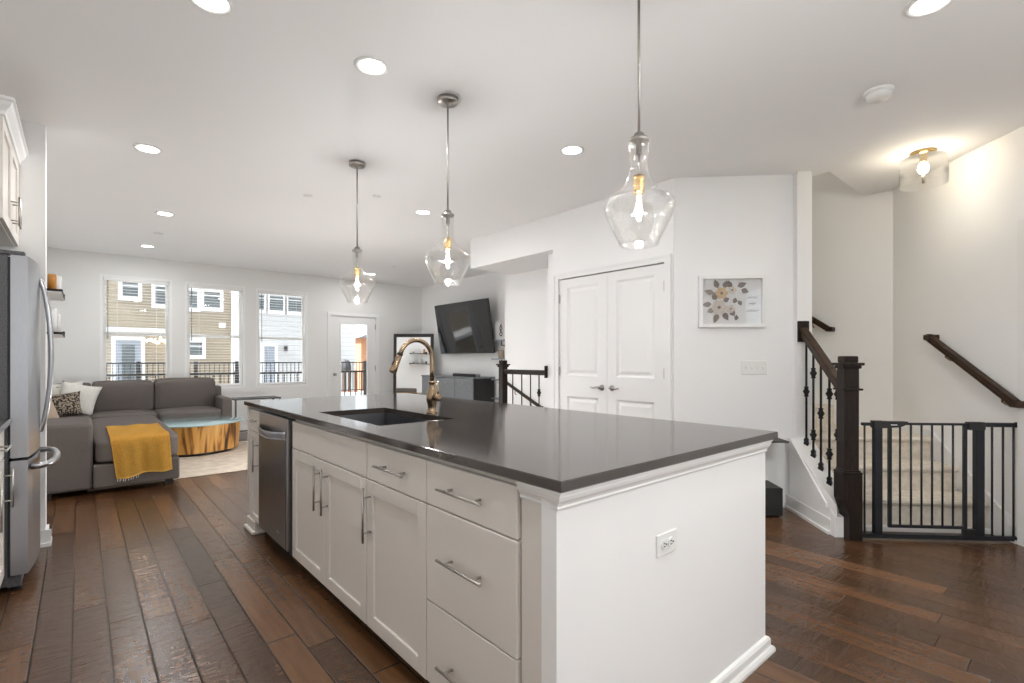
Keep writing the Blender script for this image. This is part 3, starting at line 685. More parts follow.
# outlet and switches
def plate(name, lab, cat, org, w_, h_, rz, n_sw=0, duplex=False):
    t = thing(name, lab, cat, org, rz)
    x, y, z = org
    part('cover_plate', MB().box((x-w_/2, y-.006, z-h_/2), (x+w_/2, y, z+h_/2), .003), 'white_plastic', t)
    for k in range(n_sw):
        e = x+(k-(n_sw-1)/2)*.046
        part('toggle', MB().box((e-.005, y-.016, z-.002), (e+.005, y-.005, z+.014), .002), 'white_plastic', t)
        part('toggle_slot', MB().box((e-.008, y-.0068, z-.017), (e+.008, y-.0058, z+.017)), 'dimmed_wall_paint', t)
    if duplex:
        for s_ in (-1, 1):
            e = x+s_*.0195
            rc_ = part('receptacle', MB().lathe([(.0165, 0), (.0165, .004), (.001, .0042)], n=20, smooth=False).xf(Matrix.Translation((e, y-.005, z)) @ Matrix.Rotation(PI/2, 4, 'X')), 'white_plastic', t)
            part('slots', MB().box((e-.007, y-.0106, z+.004), (e+.002, y-.0094, z+.0063)).box((e-.007, y-.0106, z-.0063), (e+.002, y-.0094, z-.004)).box((e+.006, y-.0106, z-.0025), (e+.011, y-.0094, z+.0025)), 'dark_slot', rc_)
    return t
plate('power_outlet', 'white double power outlet on the end panel of the island', 'outlet', (1.42, .89, .632), .115, .072, 0, duplex=True)
plate('light_switch', 'white four-toggle switch plate below the framed flower picture', 'light switch', (1.705, 4.29, 1.148), .21, .115, ST, 4)
t = plate('light_switch', 'white switch plate on the stairwell wall above the guard railing', 'light switch', (-4.80, 4.55, 1.128), .16, .115, -PI/2, 3)

# ------------------------------------------------------------------ fridge side
t = thing('refrigerator', 'stainless steel french door refrigerator with long curved handles at the left edge', 'refrigerator', (-.55, 4.07, 0))
part('cabinet_body', MB().box((-.93, 3.69, .03), (-.285, 4.445, 1.765), .004), 'fridge_side', t)
def fdoor(y0, y1, z0, z1, bow):
    m_ = MB(); yc, hw = 4.067, .385
    ff = lambda y: -.21+bow*(1-((y-yc)/hw)**2)
    N = 10; ys = [y0+(y1-y0)*k/N for k in range(N+1)]
    return m_.prism([(-.275, y0), *[(ff(y), y) for y in ys], (-.275, y1)], z0, z1)
for y0, y1 in ((3.685, 4.065), (4.069, 4.449)): 
    d = part('door', fdoor(y0, y1, .70, 1.765, .03), 'brushed_steel', t)
    s_ = 1 if y0 < 4 else -1; yy = 4.067-s_*.035
    pts = []
    for k in range(15):
        u = k/14; pts.append((-.175+.045*math.sin(PI*u)**.7, yy, .80+u*.88))
    pts = [(-.19, yy, .80)]+pts+[(-.19, yy, 1.68)]
    part('handle', MB().tube(pts, .012, 10), 'brushed_steel', d)
    part('gasket', MB().box((-.285, y0+.01, .71), (-.275, y1-.01, 1.755)), 'black_plastic', d)
d = part('freezer_drawer', fdoor(3.685, 4.449, .085, .685, .03), 'brushed_steel', t)
pts = [(-.20, 3.745, .64), (-.16, 3.745, .64)]+[(-.15+.045*math.sin(PI*u)**.6, 3.745+u*.645, .64) for u in [k/16 for k in range(1, 16)]]+[(-.16, 4.39, .64), (-.20, 4.39, .64)]
hm = MB()
for p_ in [0]: hm.tube(pts, .017, 10)
part('handle', hm, 'brushed_steel', d)
part('gasket', MB().box((-.285, 3.69, .09), (-.275, 4.44, .68)), 'black_plastic', d)
part('base_grille', MB().box((-.29, 3.70, .02), (-.235, 4.44, .08), .004), 'fridge_side', t)
for y in (3.72, 4.41): part('foot', MB().lathe([(.018, 0), (.018, .03)], (-.25, y, 0), 12, True), 'black_plastic', t)
for y in (3.70, 4.40): part('hinge_cover', MB().box((-.33, y, 1.765), (-.22, y+.04, 1.79), .005), 'fridge_side', t)
t = thing('over_fridge_cabinet', 'white wall cabinet with crown moulding above the refrigerator', 'cabinet', (-.62, 4.07, 1.93))
part('carcass', MB().box((-.945, 3.60, 1.93), (-.315, 4.46, 2.50)), 'cabinet_paint', t)
FX_save = FX; FX = -.295
for y0, y1, hy in ((3.602, 4.028, 3.99), (4.032, 4.455, 4.07)):
    m_ = MB(); fw = .058; z0, z1 = 1.935, 2.46
    m_.box((-.314, y0, z0), (-.295, y0+fw, z1), .0015).box((-.314, y1-fw, z0), (-.295, y1, z1), .0015).box((-.314, y0+fw, z0), (-.295, y1-fw, z0+fw)).box((-.314, y0+fw, z1-fw), (-.295, y1-fw, z1)).box((-.312, y0+fw, z0+fw), (-.305, y1-fw, z1-fw))
    d = part('door', m_, 'cabinet_paint', t)
    bar_pull(d, (-.261, hy, 1.975), (-.261, hy, 2.14), (1, 0, 0))
FX = FX_save
cp = [(0, 2.455), (.008, 2.455), (.012, 2.475), (.03, 2.50), (.036, 2.52), (.045, 2.525), (.045, 2.54), (0, 2.54)]
cm = MB(); n = len(cp)
A = [cm.bm.verts.new((-.945, 3.60-a, z)) for a, z in cp]; B = [cm.bm.verts.new((-.295+a, 3.60-a, z)) for a, z in cp]; C2 = [cm.bm.verts.new((-.295+a, 4.463, z)) for a, z in cp]
for P_, Q_ in ((A, B), (B, C2)):
    for i in range(n): cm.bm.faces.new((P_[i], P_[(i+1) % n], Q_[(i+1) % n], Q_[i]))
cm.bm.faces.new(A); cm.bm.faces.new(C2); bmesh.ops.recalc_face_normals(cm.bm, faces=cm.bm.faces)
part('crown_moulding', cm, 'trim_paint', t)
def kitchen_base(y0, y1, lab):
    t = thing('wall_base_cabinet', lab, 'cabinet', (-.6, (y0+y1)/2, 0))
    part('carcass', MB().box((-.945, y0, .1), (-.315, y1, .882)), 'cabinet_paint', t)
    part('toe_kick', MB().box((-.945, y0, 0), (-.38, y1, .1)), 'toe_board', t)
    d = part('drawer', MB().box((-.314, y0+.003, .715), (-.295, y1-.003, .865), .002), 'cabinet_paint', t)
    yc = (y0+y1)/2; bar_pull(d, (-.261, yc-.1, .79), (-.261, yc+.1, .79), (1, 0, 0))
    m_ = MB(); fw = .058; z0, z1 = .105, .708; a, c = y0+.003, y1-.003
    m_.box((-.314, a, z0), (-.295, a+fw, z1)).box((-.314, c-fw, z0), (-.295, c, z1)).box((-.314, a+fw, z0), (-.295, c-fw, z0+fw)).box((-.314, a+fw, z1-fw), (-.295, c-fw, z1)).box((-.312, a+fw, z0+fw), (-.305, c-fw, z1-fw))
    d = part('door', m_, 'cabinet_paint', t); bar_pull(d, (-.261, c-.045, .46), (-.261, c-.045, .66), (1, 0, 0))
kitchen_base(3.17, 3.66, 'white base cabinet at the left edge, against the near side of the refrigerator')
kitchen_base(2.68, 3.168, 'white base cabinet on the left wall, one place before the refrigerator')
solo('wall_countertop', 'dark stone worktop beside the near side of the refrigerator', 'countertop', MB().box((-.949, 2.68, .885), (-.268, 3.668, .915), .003), 'counter_quartz', (-.6, 3.2, .885))
# floating shelves on the left wall with their things
for z, lab in ((1.735, 'upper dark wood floating shelf on the left wall holding an amber candle'), (1.41, 'lower dark wood floating shelf on the left wall holding white candles')):
    t = thing('floating_shelf', lab, 'shelf', (-.35, 5.5, z), 0, 'left wall shelves')
    part('board', MB().box((-.35, 5.12, z-.002), (-.10, 5.88, z+.016)), 'dark_wood', t)
    part('underside', MB().box((-.349, 5.125, z-.008), (-.105, 5.875, z-.002)), 'white_plastic', t, 'pale underside')
    part('lip', MB().box((-.115, 5.86, z+.016), (-.10, 5.88, z+.05)).box((-.35, 5.12, z+.016), (-.34, 5.88, z+.03)), 'dark_wood', t)
def jar(name, lab, cat, x, y, z, r, h_, mat, lid=None):
    t = solo(name, lab, cat, MB().lathe([(.001, 0), (r, 0), (r, h_*.94), (r*.9, h_), (.001, h_)], (x, y, z), 20), mat, (x, y, z))
    return t
jar('candle', 'amber candle on the upper left wall shelf', 'candle', -.17, 5.45, 1.751, .028, .15, 'amber_wax')
jar('candle', 'white frosted jar right of the amber candle on the upper shelf', 'candle', -.145, 5.60, 1.751, .032, .155, 'frosted_glass')
solo('box', 'small dark brown box left of the amber candle on the upper shelf', 'box', MB().box((-.30, 5.30, 1.751), (-.235, 5.38, 1.825), .003), 'brown_box', (-.27, 5.34, 1.751))
jar('candle', 'tall white pillar candle on the lower left wall shelf', 'candle', -.175, 5.45, 1.426, .035, .20, 'frosted_glass')
jar('candle', 'slimmer white candle right of the tall one on the lower shelf', 'candle', -.145, 5.64, 1.426, .022, .165, 'frosted_glass')
solo('box', 'small dark brown box at the left of the lower wall shelf', 'box', MB().box((-.30, 5.30, 1.426), (-.24, 5.37, 1.515), .003), 'brown_box', (-.27, 5.34, 1.426))

# ------------------------------------------------------------------ living room
t = thing('sectional_sofa', 'grey fabric sectional sofa with chaise under the windows', 'sofa', (.7, 7.4, 0))
part('base', MB().box((.09, 5.80, .06), (.735, 8.2, .27), .015, 2).box((-.26, 6.6, .06), (.1, 8.25, .27)).box((-.26, 8.2, .06), (1.57, 9.1, .27), .015, 2), 'sofa_fabric', t)
part('arm', MB().box((-.29, 5.84, .05), (.088, 6.62, .645), .03, 3, smooth=True), 'sofa_fabric', t)
part('arm', MB().box((1.565, 8.27, .05), (1.70, 9.12, .65), .025, 3, smooth=True), 'sofa_fabric', t)
part('back_frame', MB().box((-.29, 9.0, .06), (1.70, 9.16, .80), .03, 2), 'sofa_fabric', t)
part('chaise_cushion', MB().soft((.09, 5.79, .275), (.745, 8.2, .485), 12, .02, n=14), 'sofa_fabric', t)
part('seat_cushion', MB().soft((-.27, 6.63, .275), (.09, 9.0, .49), 12, .01), 'sofa_fabric', t)
part('seat_cushion', MB().soft((.10, 8.2, .275), (.80, 9.0, .50), 11, .02), 'sofa_fabric', t)
part('seat_cushion', MB().soft((.80, 8.2, .275), (1.565, 9.0, .50), 11, .02), 'sofa_fabric', t)
tl = Matrix.Translation((0, 8.93, .48)) @ Matrix.Rotation(R2*.22, 4, 'X') @ Matrix.Translation((0, -8.93, -.48))
part('back_cushion', MB().soft((-.27, 8.80, .485), (.117, 9.04, .89), 13, .03, 1).xf(tl), 'sofa_fabric', t)
part('back_cushion', MB().soft((.12, 8.78, .485), (.803, 9.02, .915), 13, .035, 1).xf(tl), 'sofa_fabric', t)
part('back_cushion', MB().soft((.807, 8.77, .485), (1.565, 9.0, .94), 13, .035, 1).xf(tl), 'sofa_fabric', t)
for x, y in ((-.22, 5.92), (.66, 5.90), (.66, 7.9), (1.60, 8.36), (-.22, 9.05), (1.60, 9.05)): part('foot', MB().box((x-.03, y-.03, 0), (x+.03, y+.03, .062)), 'black_wood', t)
def pil(lab, w_, h_, th, mat, loc, rx, rz, ry=0.0):
    o = solo('throw_pillow', lab, 'pillow', MB().pillow(w_, h_, th), mat, (0, 0, 0), 0, 'sofa pillows')
    o.location = loc; o.rotation_euler = (rx, ry, rz); return o
pil('large white pillow behind the patterned one in the sofa corner', .42, .42, .15, 'white_fabric', (-.08, 8.58, .50), -.28, -.2, .22)
pil('white pillow at the back left of the sofa corner', .40, .42, .13, 'white_fabric', (-.13, 8.74, .50), -.15, -.05, -.10)
pil('black and beige woven lumbar pillow in front of the white ones', .36, .31, .14, 'woven_pattern', (-.15, 8.36, .50), -.30, -.05, -.10)
pil('beige striped-edge pillow lying against the left arm of the sofa', .34, .36, .12, 'beige_fabric', (-.27, 7.6, .50), -.45, .95, .1)
bl = MB()
def cloth(u, v_):
    L = 1.28*v_; s0 = .96                                  # first along the seat, then down the front
    wv = .012*math.sin(u*11+2.3*v_)+.006*math.sin(u*27+1)
    xl = .205+.05*max(0, v_-.75)*4*.9; xr = .645+.03*max(0, v_-.7)*3
    x = xl+(xr-xl)*u
    if L < s0:
        y = 6.74-L*(6.74-5.80)/s0; z = .513+.004*math.sin(u*13+v_*9)+.012*max(0, (.62-L)/.9)*0
        if L > s0-.06: z -= .012*((L-s0+.06)/.06)**2
        return (x, y, z)
    d = L-s0; return (x, 5.772-.012*min(1, d/.05)+wv*min(1, d/.12)*.6, .50-d*(1.14-.10*u+.035*math.sin(u*9)))
bl.grid(cloth, 30, 64)
bmesh.ops.solidify(bl.bm, geom=bl.bm.faces[:], thickness=.007)
tb = thing('throw_blanket', 'mustard yellow throw blanket draped over the end of the sofa chaise', 'blanket', (.43, 5.77, .14))
part('cloth', bl, 'mustard_fabric', tb)
fg = MB()
for k in range(9):
    u = (k+.5)/22; p_ = Vector(cloth(u, 1)); fg.tube([p_, p_+Vector((random.uniform(-.008, .008), -.004, -.022))], .0025, 5)
part('fringe', fg, 'white_fabric', tb, 'pale fringe along the hanging edge')
# coffee table
t = thing('coffee_table', 'round live-edge wood drum coffee table with a glass top on the rug', 'coffee table', (1.13, 7.72, .013))
def blob(r0, z0, z1, n=64):
    m_ = MB(); ph = [random.uniform(0, 6) for _ in range(3)]
    rr = lambda a, z: r0*(1+.022*math.sin(3*a+ph[0])+.016*math.sin(7*a+ph[1])+.008*math.sin(17*a+ph[2]))*(1-.05*((z1-z)/(z1-z0)))
    m_.grid(lambda u, v_: (1.13+rr(2*PI*u, z0+(z1-z0)*v_)*math.cos(2*PI*u), 7.72+rr(2*PI*u, z0+(z1-z0)*v_)*math.sin(2*PI*u), z0+(z1-z0)*v_), n, 6)
    bmesh.ops.remove_doubles(m_.bm, verts=m_.bm.verts, dist=.0005)
    for z in (z0, z1): m_.bm.faces.new([m_.bm.verts.new((1.13+rr(2*PI*k/n, z)*math.cos(2*PI*k/n), 7.72+rr(2*PI*k/n, z)*math.sin(2*PI*k/n), z)) for k in range(n)])
    bmesh.ops.recalc_face_normals(m_.bm, faces=m_.bm.faces); return m_
part('drum', blob(.54, .05, .385), 'slab_wood', t)
part('plinth', MB().lathe([(.45, .013), (.45, .052)], (1.13, 7.72, 0), 40, True), 'black_wood', t)
part('glass_top', MB().lathe([(.56, .388), (.575, .391), (.575, .401), (.57, .404), (.001, .404)], (1.13, 7.72, 0), 56), 'teal_glass', t)
rg = MB().box((.05, 6.05, .001), (3.3, 8.15, .012), .004)
solo('area_rug', 'pale beige area rug on the dark floor under the coffee table', 'rug', rg, 'rug_pile', (1.7, 7.1, 0))
t = thing('side_table', 'small black metal side table beside the right arm of the sofa', 'side table', (2.05, 8.5, 0))
part('top', MB().box((1.74, 8.33, .60), (2.40, 8.72, .622), .003), 'black_metal', t)
for x, y in ((1.76, 8.35), (2.38, 8.35), (1.76, 8.70), (2.38, 8.70)): part('leg', MB().box((x-.011, y-.011, 0), (x+.011, y+.011, .60)), 'black_metal', t)
part('stretcher', MB().box((1.76, 8.69, .08), (2.38, 8.71, .10)), 'black_metal', t)
# added globe light hidden behind the island, brightens the living room ceiling
t = thing('added_globe_light', 'added globe light hidden behind the far end of the island', 'fill light', (2.45, 5.6, 0))
part('base', MB().lathe([(.001, .02), (.12, .02), (.13, .012), (.13, 0), (.001, 0)], (2.45, 5.6, 0), 32), 'brass', t)
part('stem', MB().tube([(2.45, 5.6, .018), (2.45, 5.6, .33)], .012, 12), 'brass', t)
part('globe', MB().lathe([(max(.001, .15*math.sin(a)), .48-.15*math.cos(a)) for a in [PI*k/16 for k in range(17)]], (2.45, 5.6, 0), 32), 'fill_globe_glow', t)
# floor mirror across the corner
t = thing('floor_mirror', 'tall black framed floor mirror leaning across the far corner', 'mirror', (4.985, 8.765, 0), ST)
mc = edp(4.985, 8.765)
lean = Matrix.Translation((mc[0], mc[1], 0)) @ Matrix.Rotation(-.03, 4, 'X')
def mbx(a, c): return MB().box(a, c, .004).xf(lean)
hw_, hh = .40, 1.72
fr = MB()
fr.ring(-hw_, hw_, 0, hh, (.055, .055, .065, .065), -.02, .02)
part('frame', fr.xf(lean), 'black_wood', t)
part('mirror_glass', MB().box((-hw_+.05, -.006, .06), (hw_-.05, 0, hh-.06)).xf(lean), 'mirror', t)
# sideboard, soundbar, television, wall shelves
t = thing('sideboard', 'low grey-blue sideboard with dark sides under the television', 'sideboard', (5.23, 7.63, 0))
part('carcass', MB().box((5.018, 6.79, .10), (5.46, 8.46, .885), .003), 'black_wood', t)
part('top_board', MB().box((4.995, 6.775, .885), (5.465, 8.475, .91), .003), 'console_front', t)
for y0, y1 in ((6.80, 7.335), (7.345, 7.88), (7.89, 8.45)):
    d = part('door', MB().box((5.0, y0, .12), (5.018, y1, .878), .002), 'console_front', t)
    yk = y0+.26
    part('knob', MB().lathe([(.001, .028), (.019, .026), (.022, .018), (.010, .010), (.010, 0)], n=16).xf(Matrix.Translation((5.0, yk, .79)) @ Matrix.Rotation(-PI/2, 4, 'Y')), 'nickel', d)
for x in (5.05, 5.43):
    for y in (6.84, 8.41): part('leg', MB().box((x-.025, y-.025, 0), (x+.025, y+.025, .10)), 'black_wood', t)
t = thing('soundbar', 'black soundbar on the sideboard below the television', 'speaker', (5.15, 7.1, .91))
part('bar', MB().box((5.08, 6.72+.12, .912), (5.17, 7.52, .963), .008), 'black_plastic', t)
part('end_cap', MB().box((5.082, 6.80, .914), (5.168, 6.842, .961), .006), 'dark_steel', t)
t = thing('television', 'large black flat television tilted down on the wall above the sideboard', 'television', (5.45, 7.49, 1.3))
zc = (1.325+2.245)/2; tvm = Matrix.Translation((5.27, 7.49, zc)) @ Matrix.Rotation(-math.atan2(.15, .92), 4, 'Y')
part('casing', MB().box((0, -.83, -.47), (.045, .83, .47), .006).xf(tvm), 'black_plastic', t)
part('screen', MB().box((-.003, -.82, -.455), (.0005, .82, .46)).xf(tvm), 'screen', t)
part('bottom_bezel', MB().box((-.005, -.10, -.472), (.002, .10, -.457)).xf(tvm), 'dark_steel', t)
part('wall_mount', MB().box((5.47, 7.19, 1.62), (5.497, 7.79, 1.97)).box((5.30, 7.30, 1.66), (5.48, 7.34, 1.93)).box((5.30, 7.64, 1.66), (5.48, 7.68, 1.93)), 'black_metal', t)
for z, lab in ((1.546, 'top one of the narrow wall shelves right of the television'), (1.229, 'second wall shelf from the top, right of the television'),
               (.878, 'third wall shelf from the top, beside the newel post'), (.556, 'lowest wall shelf beside the sideboard')):
    t = thing('wall_shelf', lab, 'shelf', (5.5, 6.48, z), 0, 'shelves right of the television')
    part('board', MB().box((5.33, 6.25, z-.02), (5.499, 6.71, z), .002), 'grey_door', t)
    part('bracket', MB().box((5.40, 6.52, z-.10), (5.412, 6.535, z-.02)).box((5.40, 6.52, z-.10), (5.499, 6.535, z-.088)), 'black_metal', t)
t = thing('sign_board', 'white board with two dark round symbols standing on the top wall shelf', 'sign', (5.42, 6.59, 1.546))
part('board', MB().box((5.41, 6.45, 1.547), (5.425, 6.735, 1.865)), 'paper', t)
ik = MB()
def ringb(cy, cz, ry, rz_2, th=.007):
    ik.tube([(5.407, cy+ry*math.cos(a), cz+rz_2*math.sin(a)) for a in [k*PI/10 for k in range(21)]], th, 6)
ringb(6.545, 1.745, .028, .034); ringb(6.545, 1.645, .032, .034); ik.tube([(5.407, 6.565, 1.775), (5.407, 6.535, 1.815)], .008, 6); ik.tube([(5.407, 6.57, 1.71), (5.407, 6.52, 1.675)], .008, 6)
part('symbols', ik, 'ink', t)
jar('jar', 'small beige jar on the second wall shelf', 'jar', 5.42, 6.55, 1.229, .05, .14, 'beige_fabric')
jar('vase', 'small pale vase on the third wall shelf beside the newel post', 'vase', 5.42, 6.55, .878, .035, .13, 'frosted_glass')
# framed flower picture on the angled wall
t = thing('framed_picture', 'white framed flower wreath picture behind reflecting glass on the angled wall', 'picture', (1.517, 4.29, 1.698), ST)
E0, E1, Z0, Z1_ = 1.25, 1.784, 1.484, 1.912; fw = .028; dF = 4.29
m_ = MB()
m_.ring(E0, E1, Z0, Z1_, fw, dF-.04, dF-.001)
part('frame', m_, 'trim_paint', t)
part('backing', MB().box((E0+.02, dF-.012, Z0+.02), (E1-.02, dF-.004, Z1_-.02)), 'paper', t)
part('glass', MB().box((E0+fw, dF-.032, Z0+fw), (E1-fw, dF-.030, Z1_-fw)), 'picture_glass', t)
PX = lambda u, v_: (E0+(u-698)*(E1-E0)/66, Z0+(327-v_)*(Z1_-Z0)/50.5)   # points of the wreath inside the frame
def leaf(mb, x, z, ang, L, W):
    pr_ = [(0, 0), (.3, .5), (.6, .42), (1, 0), (.6, -.42), (.3, -.5)]; c, s_ = math.cos(ang), math.sin(ang)
    mb.prism([(x+L*a*c-W*b_*s_, z+L*a*s_+W*b_*c) for a, b_ in pr_], dF-.016, dF-.012, 'y')
lv = MB()
for u, v_, ang, L in [(716, 286, 110, .075), (724, 286, 70, .065), (735, 284, 150, .07), (741, 284, 20, .075), (746, 288, -20, .06), (711, 292, 165, .08), (708, 305, 185, .075), (711, 311, 205, .06), (716, 316, 250, .085), (723, 315, 300, .075), (723, 301, 20, .05), (731, 285, 100, .055), (714, 300, 120, .06), (712, 298, 95, .05), (735, 300, -20, .04), (737, 321, -10, .035), (742, 305, 30, .035), (733, 313, -60, .05)]:
    x, z = PX(722+(u-722)*.78, 300.5+(v_-300.5)*.82); leaf(lv, x, z, math.radians(ang), L*1.05, .046)
part('leaves', lv, 'leaf_brown', t)
def flower(name, mat, u, v_, r, k=6):
    x, z = PX(u, v_); m_ = MB()
    for q_ in range(k):
        a = 2*PI*q_/k; px, pz = x+r*.62*math.cos(a), z+r*.62*math.sin(a)
        m_.prism([(px+r*.42*math.cos(2*PI*j/14), pz+r*.42*math.sin(2*PI*j/14)) for j in range(14)], dF-.0175-.0006*q_, dF-.012, 'y')
    fl = part(name, m_, mat, t)
    part('flower_centre', MB().prism([(x+r*.2*math.cos(2*PI*j/10), z+r*.2*math.sin(2*PI*j/10)) for j in range(10)], dF-.0235, dF-.012, 'y'), 'leaf_brown', fl)
flower('flower', 'petal_tan', 721, 293.5, .05); flower('flower', 'petal_cream', 718.5, 307.5, .062); flower('flower', 'petal_cream', 731.5, 290.5, .034, 5); flower('flower', 'petal_cream', 730, 309, .034, 5)
st_ = MB()
for z_, a_, b_ in ((298, 747, 757), (304, 749, 755), (311, 746, 758)):
    pts = [PX(a_+(b_-a_)*k/24, z_+.9*math.sin(k*1.3)) for k in range(25)]
    st_.tube([(x, dF-.0135, z) for x, z in pts], .0014, 5)
part('script_lines', st_, 'leaf_brown', t, 'faint handwritten script lines')
# black box by the angled wall
t = thing('pedestal_stand', 'black stand with a box base and thin overhanging top against the angled wall', 'stand', (1.62, 4.11, 0), ST)
part('base_box', MB().box((1.42, 3.985, .012), (1.80, 4.25, .225), .006), 'black_wood', t)
part('post', MB().box((1.47, 4.16, .225), (1.53, 4.22, .575), .004), 'black_wood', t)
part('top_board', MB().box((1.40, 3.98, .575), (1.845, 4.26, .588), .004), 'black_wood', t)
for e, d_ in ((1.45, 4.02), (1.77, 4.02), (1.45, 4.22), (1.77, 4.22)): part('foot', MB().lathe([(.015, 0), (.015, .014)], (e, d_, 0), 10, True), 'black_plastic', t)

# ------------------------------------------------------------------ ceiling fittings
def downlight(x, y, lab):
    k = 1.1 if y > 4 else (.45 if 2.7 < x < 2.73 else 1.0)
    t = thing('recessed_light', lab, 'ceiling light', (0, 0, 0), 0, 'recessed ceiling lights'); t.location = (x, y, H)
    part('trim_ring', MB().lathe([(.088, 0), (.088, -.006), (.080, -.009), (.066, -.005), (.066, 0)], n=32), 'trim_paint', t)
    part('diffuser', MB().lathe([(.066, -.0045), (.045, -.007), (.001, -.008)], n=32), 'lamp_diffuser', t)
    lamp('downlight_lamp', 'AREA', t, (0, 0, -.012), P_DOWN*k, .13)
for x, y, lab in [(.42, 2.446, 'recessed light cut by the top edge of the picture'), (1.15, 2.446, 'large recessed light up and left of the middle pendant canopy'),
                  (.373, 4.465, 'recessed light right of the wall end beside the refrigerator'), (.674, 6.343, 'recessed light above the sofa, second from the windows on that side'),
                  (.689, 8.322, 'recessed light nearest the left window'), (2.716, 2.474, 'recessed light between the middle and the nearest pendant'),
                  (2.693, 4.529, 'recessed light between the far and the middle pendant'), (2.755, .45, 'recessed light cut by the top right edge, nearest the smoke alarm'),
                  (3.95, 8.442, 'small recessed light seen through the farthest pendant glass')]: downlight(x, y, lab)
for x, y, lab in [(.45, .35, 'added unseen light over the aisle before the refrigerator'), (.6, -1.6, 'added unseen light by the rear wall'), (1.5, -.6, 'added unseen light between island and rear window')]: downlight(x, y, lab)  # unseen ceiling lights, added to brighten the room around the camera
def disc(x, y, lab, r=.04):
    solo('sprinkler_cover', lab, 'sprinkler', MB().lathe([(r, 0), (r, -.006), (r*.8, -.009), (.001, -.010)], (x, y, H), 24), 'trim_paint', (x, y, H), 0, 'flat ceiling discs')
disc(2.103, 4.365, 'small flat white ceiling disc just right of the far pendant rod'); disc(1.609, 4.773, 'small flat white ceiling disc just left of the far pendant rod'); disc(3.93, 7.499, 'faint white ceiling disc beyond the middle pendant')
disc(.72, 7.4, 'faint white ceiling disc between the two lights over the sofa', .05)
t = thing('smoke_alarm', 'round white smoke alarm on the ceiling near the glass flush light', 'smoke alarm', (3.44, .788, H))
part('base_plate', MB().lathe([(.072, H), (.072, H-.012), (.066, H-.016)], (3.44, .788, 0), 32), 'trim_paint', t)
part('cover', MB().lathe([(.064, H-.016), (.062, H-.036), (.045, H-.05), (.001, H-.052)], (3.44, .788, 0), 32), 'white_plastic', t)
part('vent_ring', MB().lathe([(.0655, H-.022), (.0655, H-.028)], (3.44, .788, 0), 32), 'dimmed_wall_paint', t)
# pendants
def pendant():
    t = thing('pendant_light', '', 'pendant light', (0, 0, 0), 0, 'glass pendant lights over the island')
    part('canopy', MB().lathe([(.001, 0), (.062, 0), (.062, -.022), (.055, -.028), (.012, -.03), (.012, -.045), (.001, -.045)], n=32), 'nickel', t)
    part('rod', MB().tube([(0, 0, -.03), (0, 0, -.66)], .0055, 10), 'nickel', t)
    part('neck_cap', MB().lathe([(.001, -.655), (.018, -.655), (.026, -.672), (.038, -.676), (.038, -.69), (.012, -.70), (.012, -.735), (.001, -.735)], n=24), 'nickel', t)
    out = [(.036, -.685), (.037, -.72), (.034, -.77), (.036, -.80), (.044, -.83), (.062, -.862), (.092, -.888), (.120, -.906), (.131, -.915), (.1365, -.927), (.136, -.942), (.130, -.962), (.112, -1.002), (.092, -1.042), (.076, -1.075), (.073, -1.085), (.070, -1.087)]
    inn = [(max(.002, r-.003), z) for r, z in out[-2::-1]]
    part('glass_shade', MB().lathe(out+inn, n=48), 'shade_glass', t)
    part('socket_stem', MB().tube([(0, 0, -.73), (0, 0, -.82)], .005, 8), 'nickel', t)
    part('socket', MB().lathe([(.001, -.815), (.020, -.818), (.022, -.83), (.022, -.875), (.019, -.885), (.001, -.885)], n=20), 'brass', t)
    part('bulb', MB().lathe([(.013, -.885), (.016, -.90), (.018, -.94), (.016, -.975), (.009, -.992), (.001, -.995)], n=20), 'drum_glass', t)
    fl = MB()
    for a in range(4): fl.tube([(.005*math.cos(a*PI/2), .005*math.sin(a*PI/2), -.895), (.008*math.cos(a*PI/2+.3), .008*math.sin(a*PI/2+.3), -.935), (.004*math.cos(a*PI/2), .004*math.sin(a*PI/2), -.98)], .0022, 6)
    part('filament', fl, 'bulb_glow', t)
    lamp('bulb_lamp', 'POINT', t, (0, 0, -.94), P_PEND, .028, (1, 1, .99))
    return t
p0 = pendant()
for i, (y, lab) in enumerate([(1.14, 'nearest glass pendant light, its rod leaving the top of the picture'), (2.465, 'middle glass pendant light over the island'), (3.732, 'farthest glass pendant light, smallest of the row'), (-1.1, 'added unseen pendant behind the camera, brightening the near end of the room')]):
    o = p0 if i == 0 else copy_tree(p0); o.location = (1.632, y, H); o['label'] = lab
    if y < 0:
        for ch in [c for c in bpy.data.objects if c.parent == o and c.type == 'LIGHT']: ch.data = ch.data.copy(); ch.data.energy = P_PEND*5.2  # the pendant behind the camera is added fill, with raised energy
# flush drum light
t = thing('flush_light', 'clear glass drum ceiling light with brass base near the stairs', 'ceiling light', (4.70, .806, H))
part('canopy', MB().lathe([(.001, H), (.078, H), (.078, H-.014), (.070, H-.022), (.001, H-.024)], (4.70, .806, 0), 32), 'brass', t)
part('socket', MB().lathe([(.022, H-.02), (.022, H-.075), (.001, H-.08)], (4.70, .806, 0), 16), 'brass', t)
part('bulb', MB().lathe([(.014, H-.075), (.030, H-.10), (.034, H-.125), (.026, H-.15), (.001, H-.16)], (4.70, .806, 0), 20), 'bulb_glow', t)
part('glass_drum', MB().lathe([(.020, H-.045), (.138, H-.047), (.142, H-.052), (.142, H-.245), (.139, H-.245), (.139, H-.052), (.02, H-.049)], (4.70, .806, 0), 48), 'drum_glass', t)
part('finial', MB().tube([(4.70, .806, H-.16), (4.70, .806, H-.23)], .010, 8), 'nickel', t)
lamp('flush_lamp', 'POINT', t, (0, 0, -.20), P_DRUM, .035, (1, .92, .80))

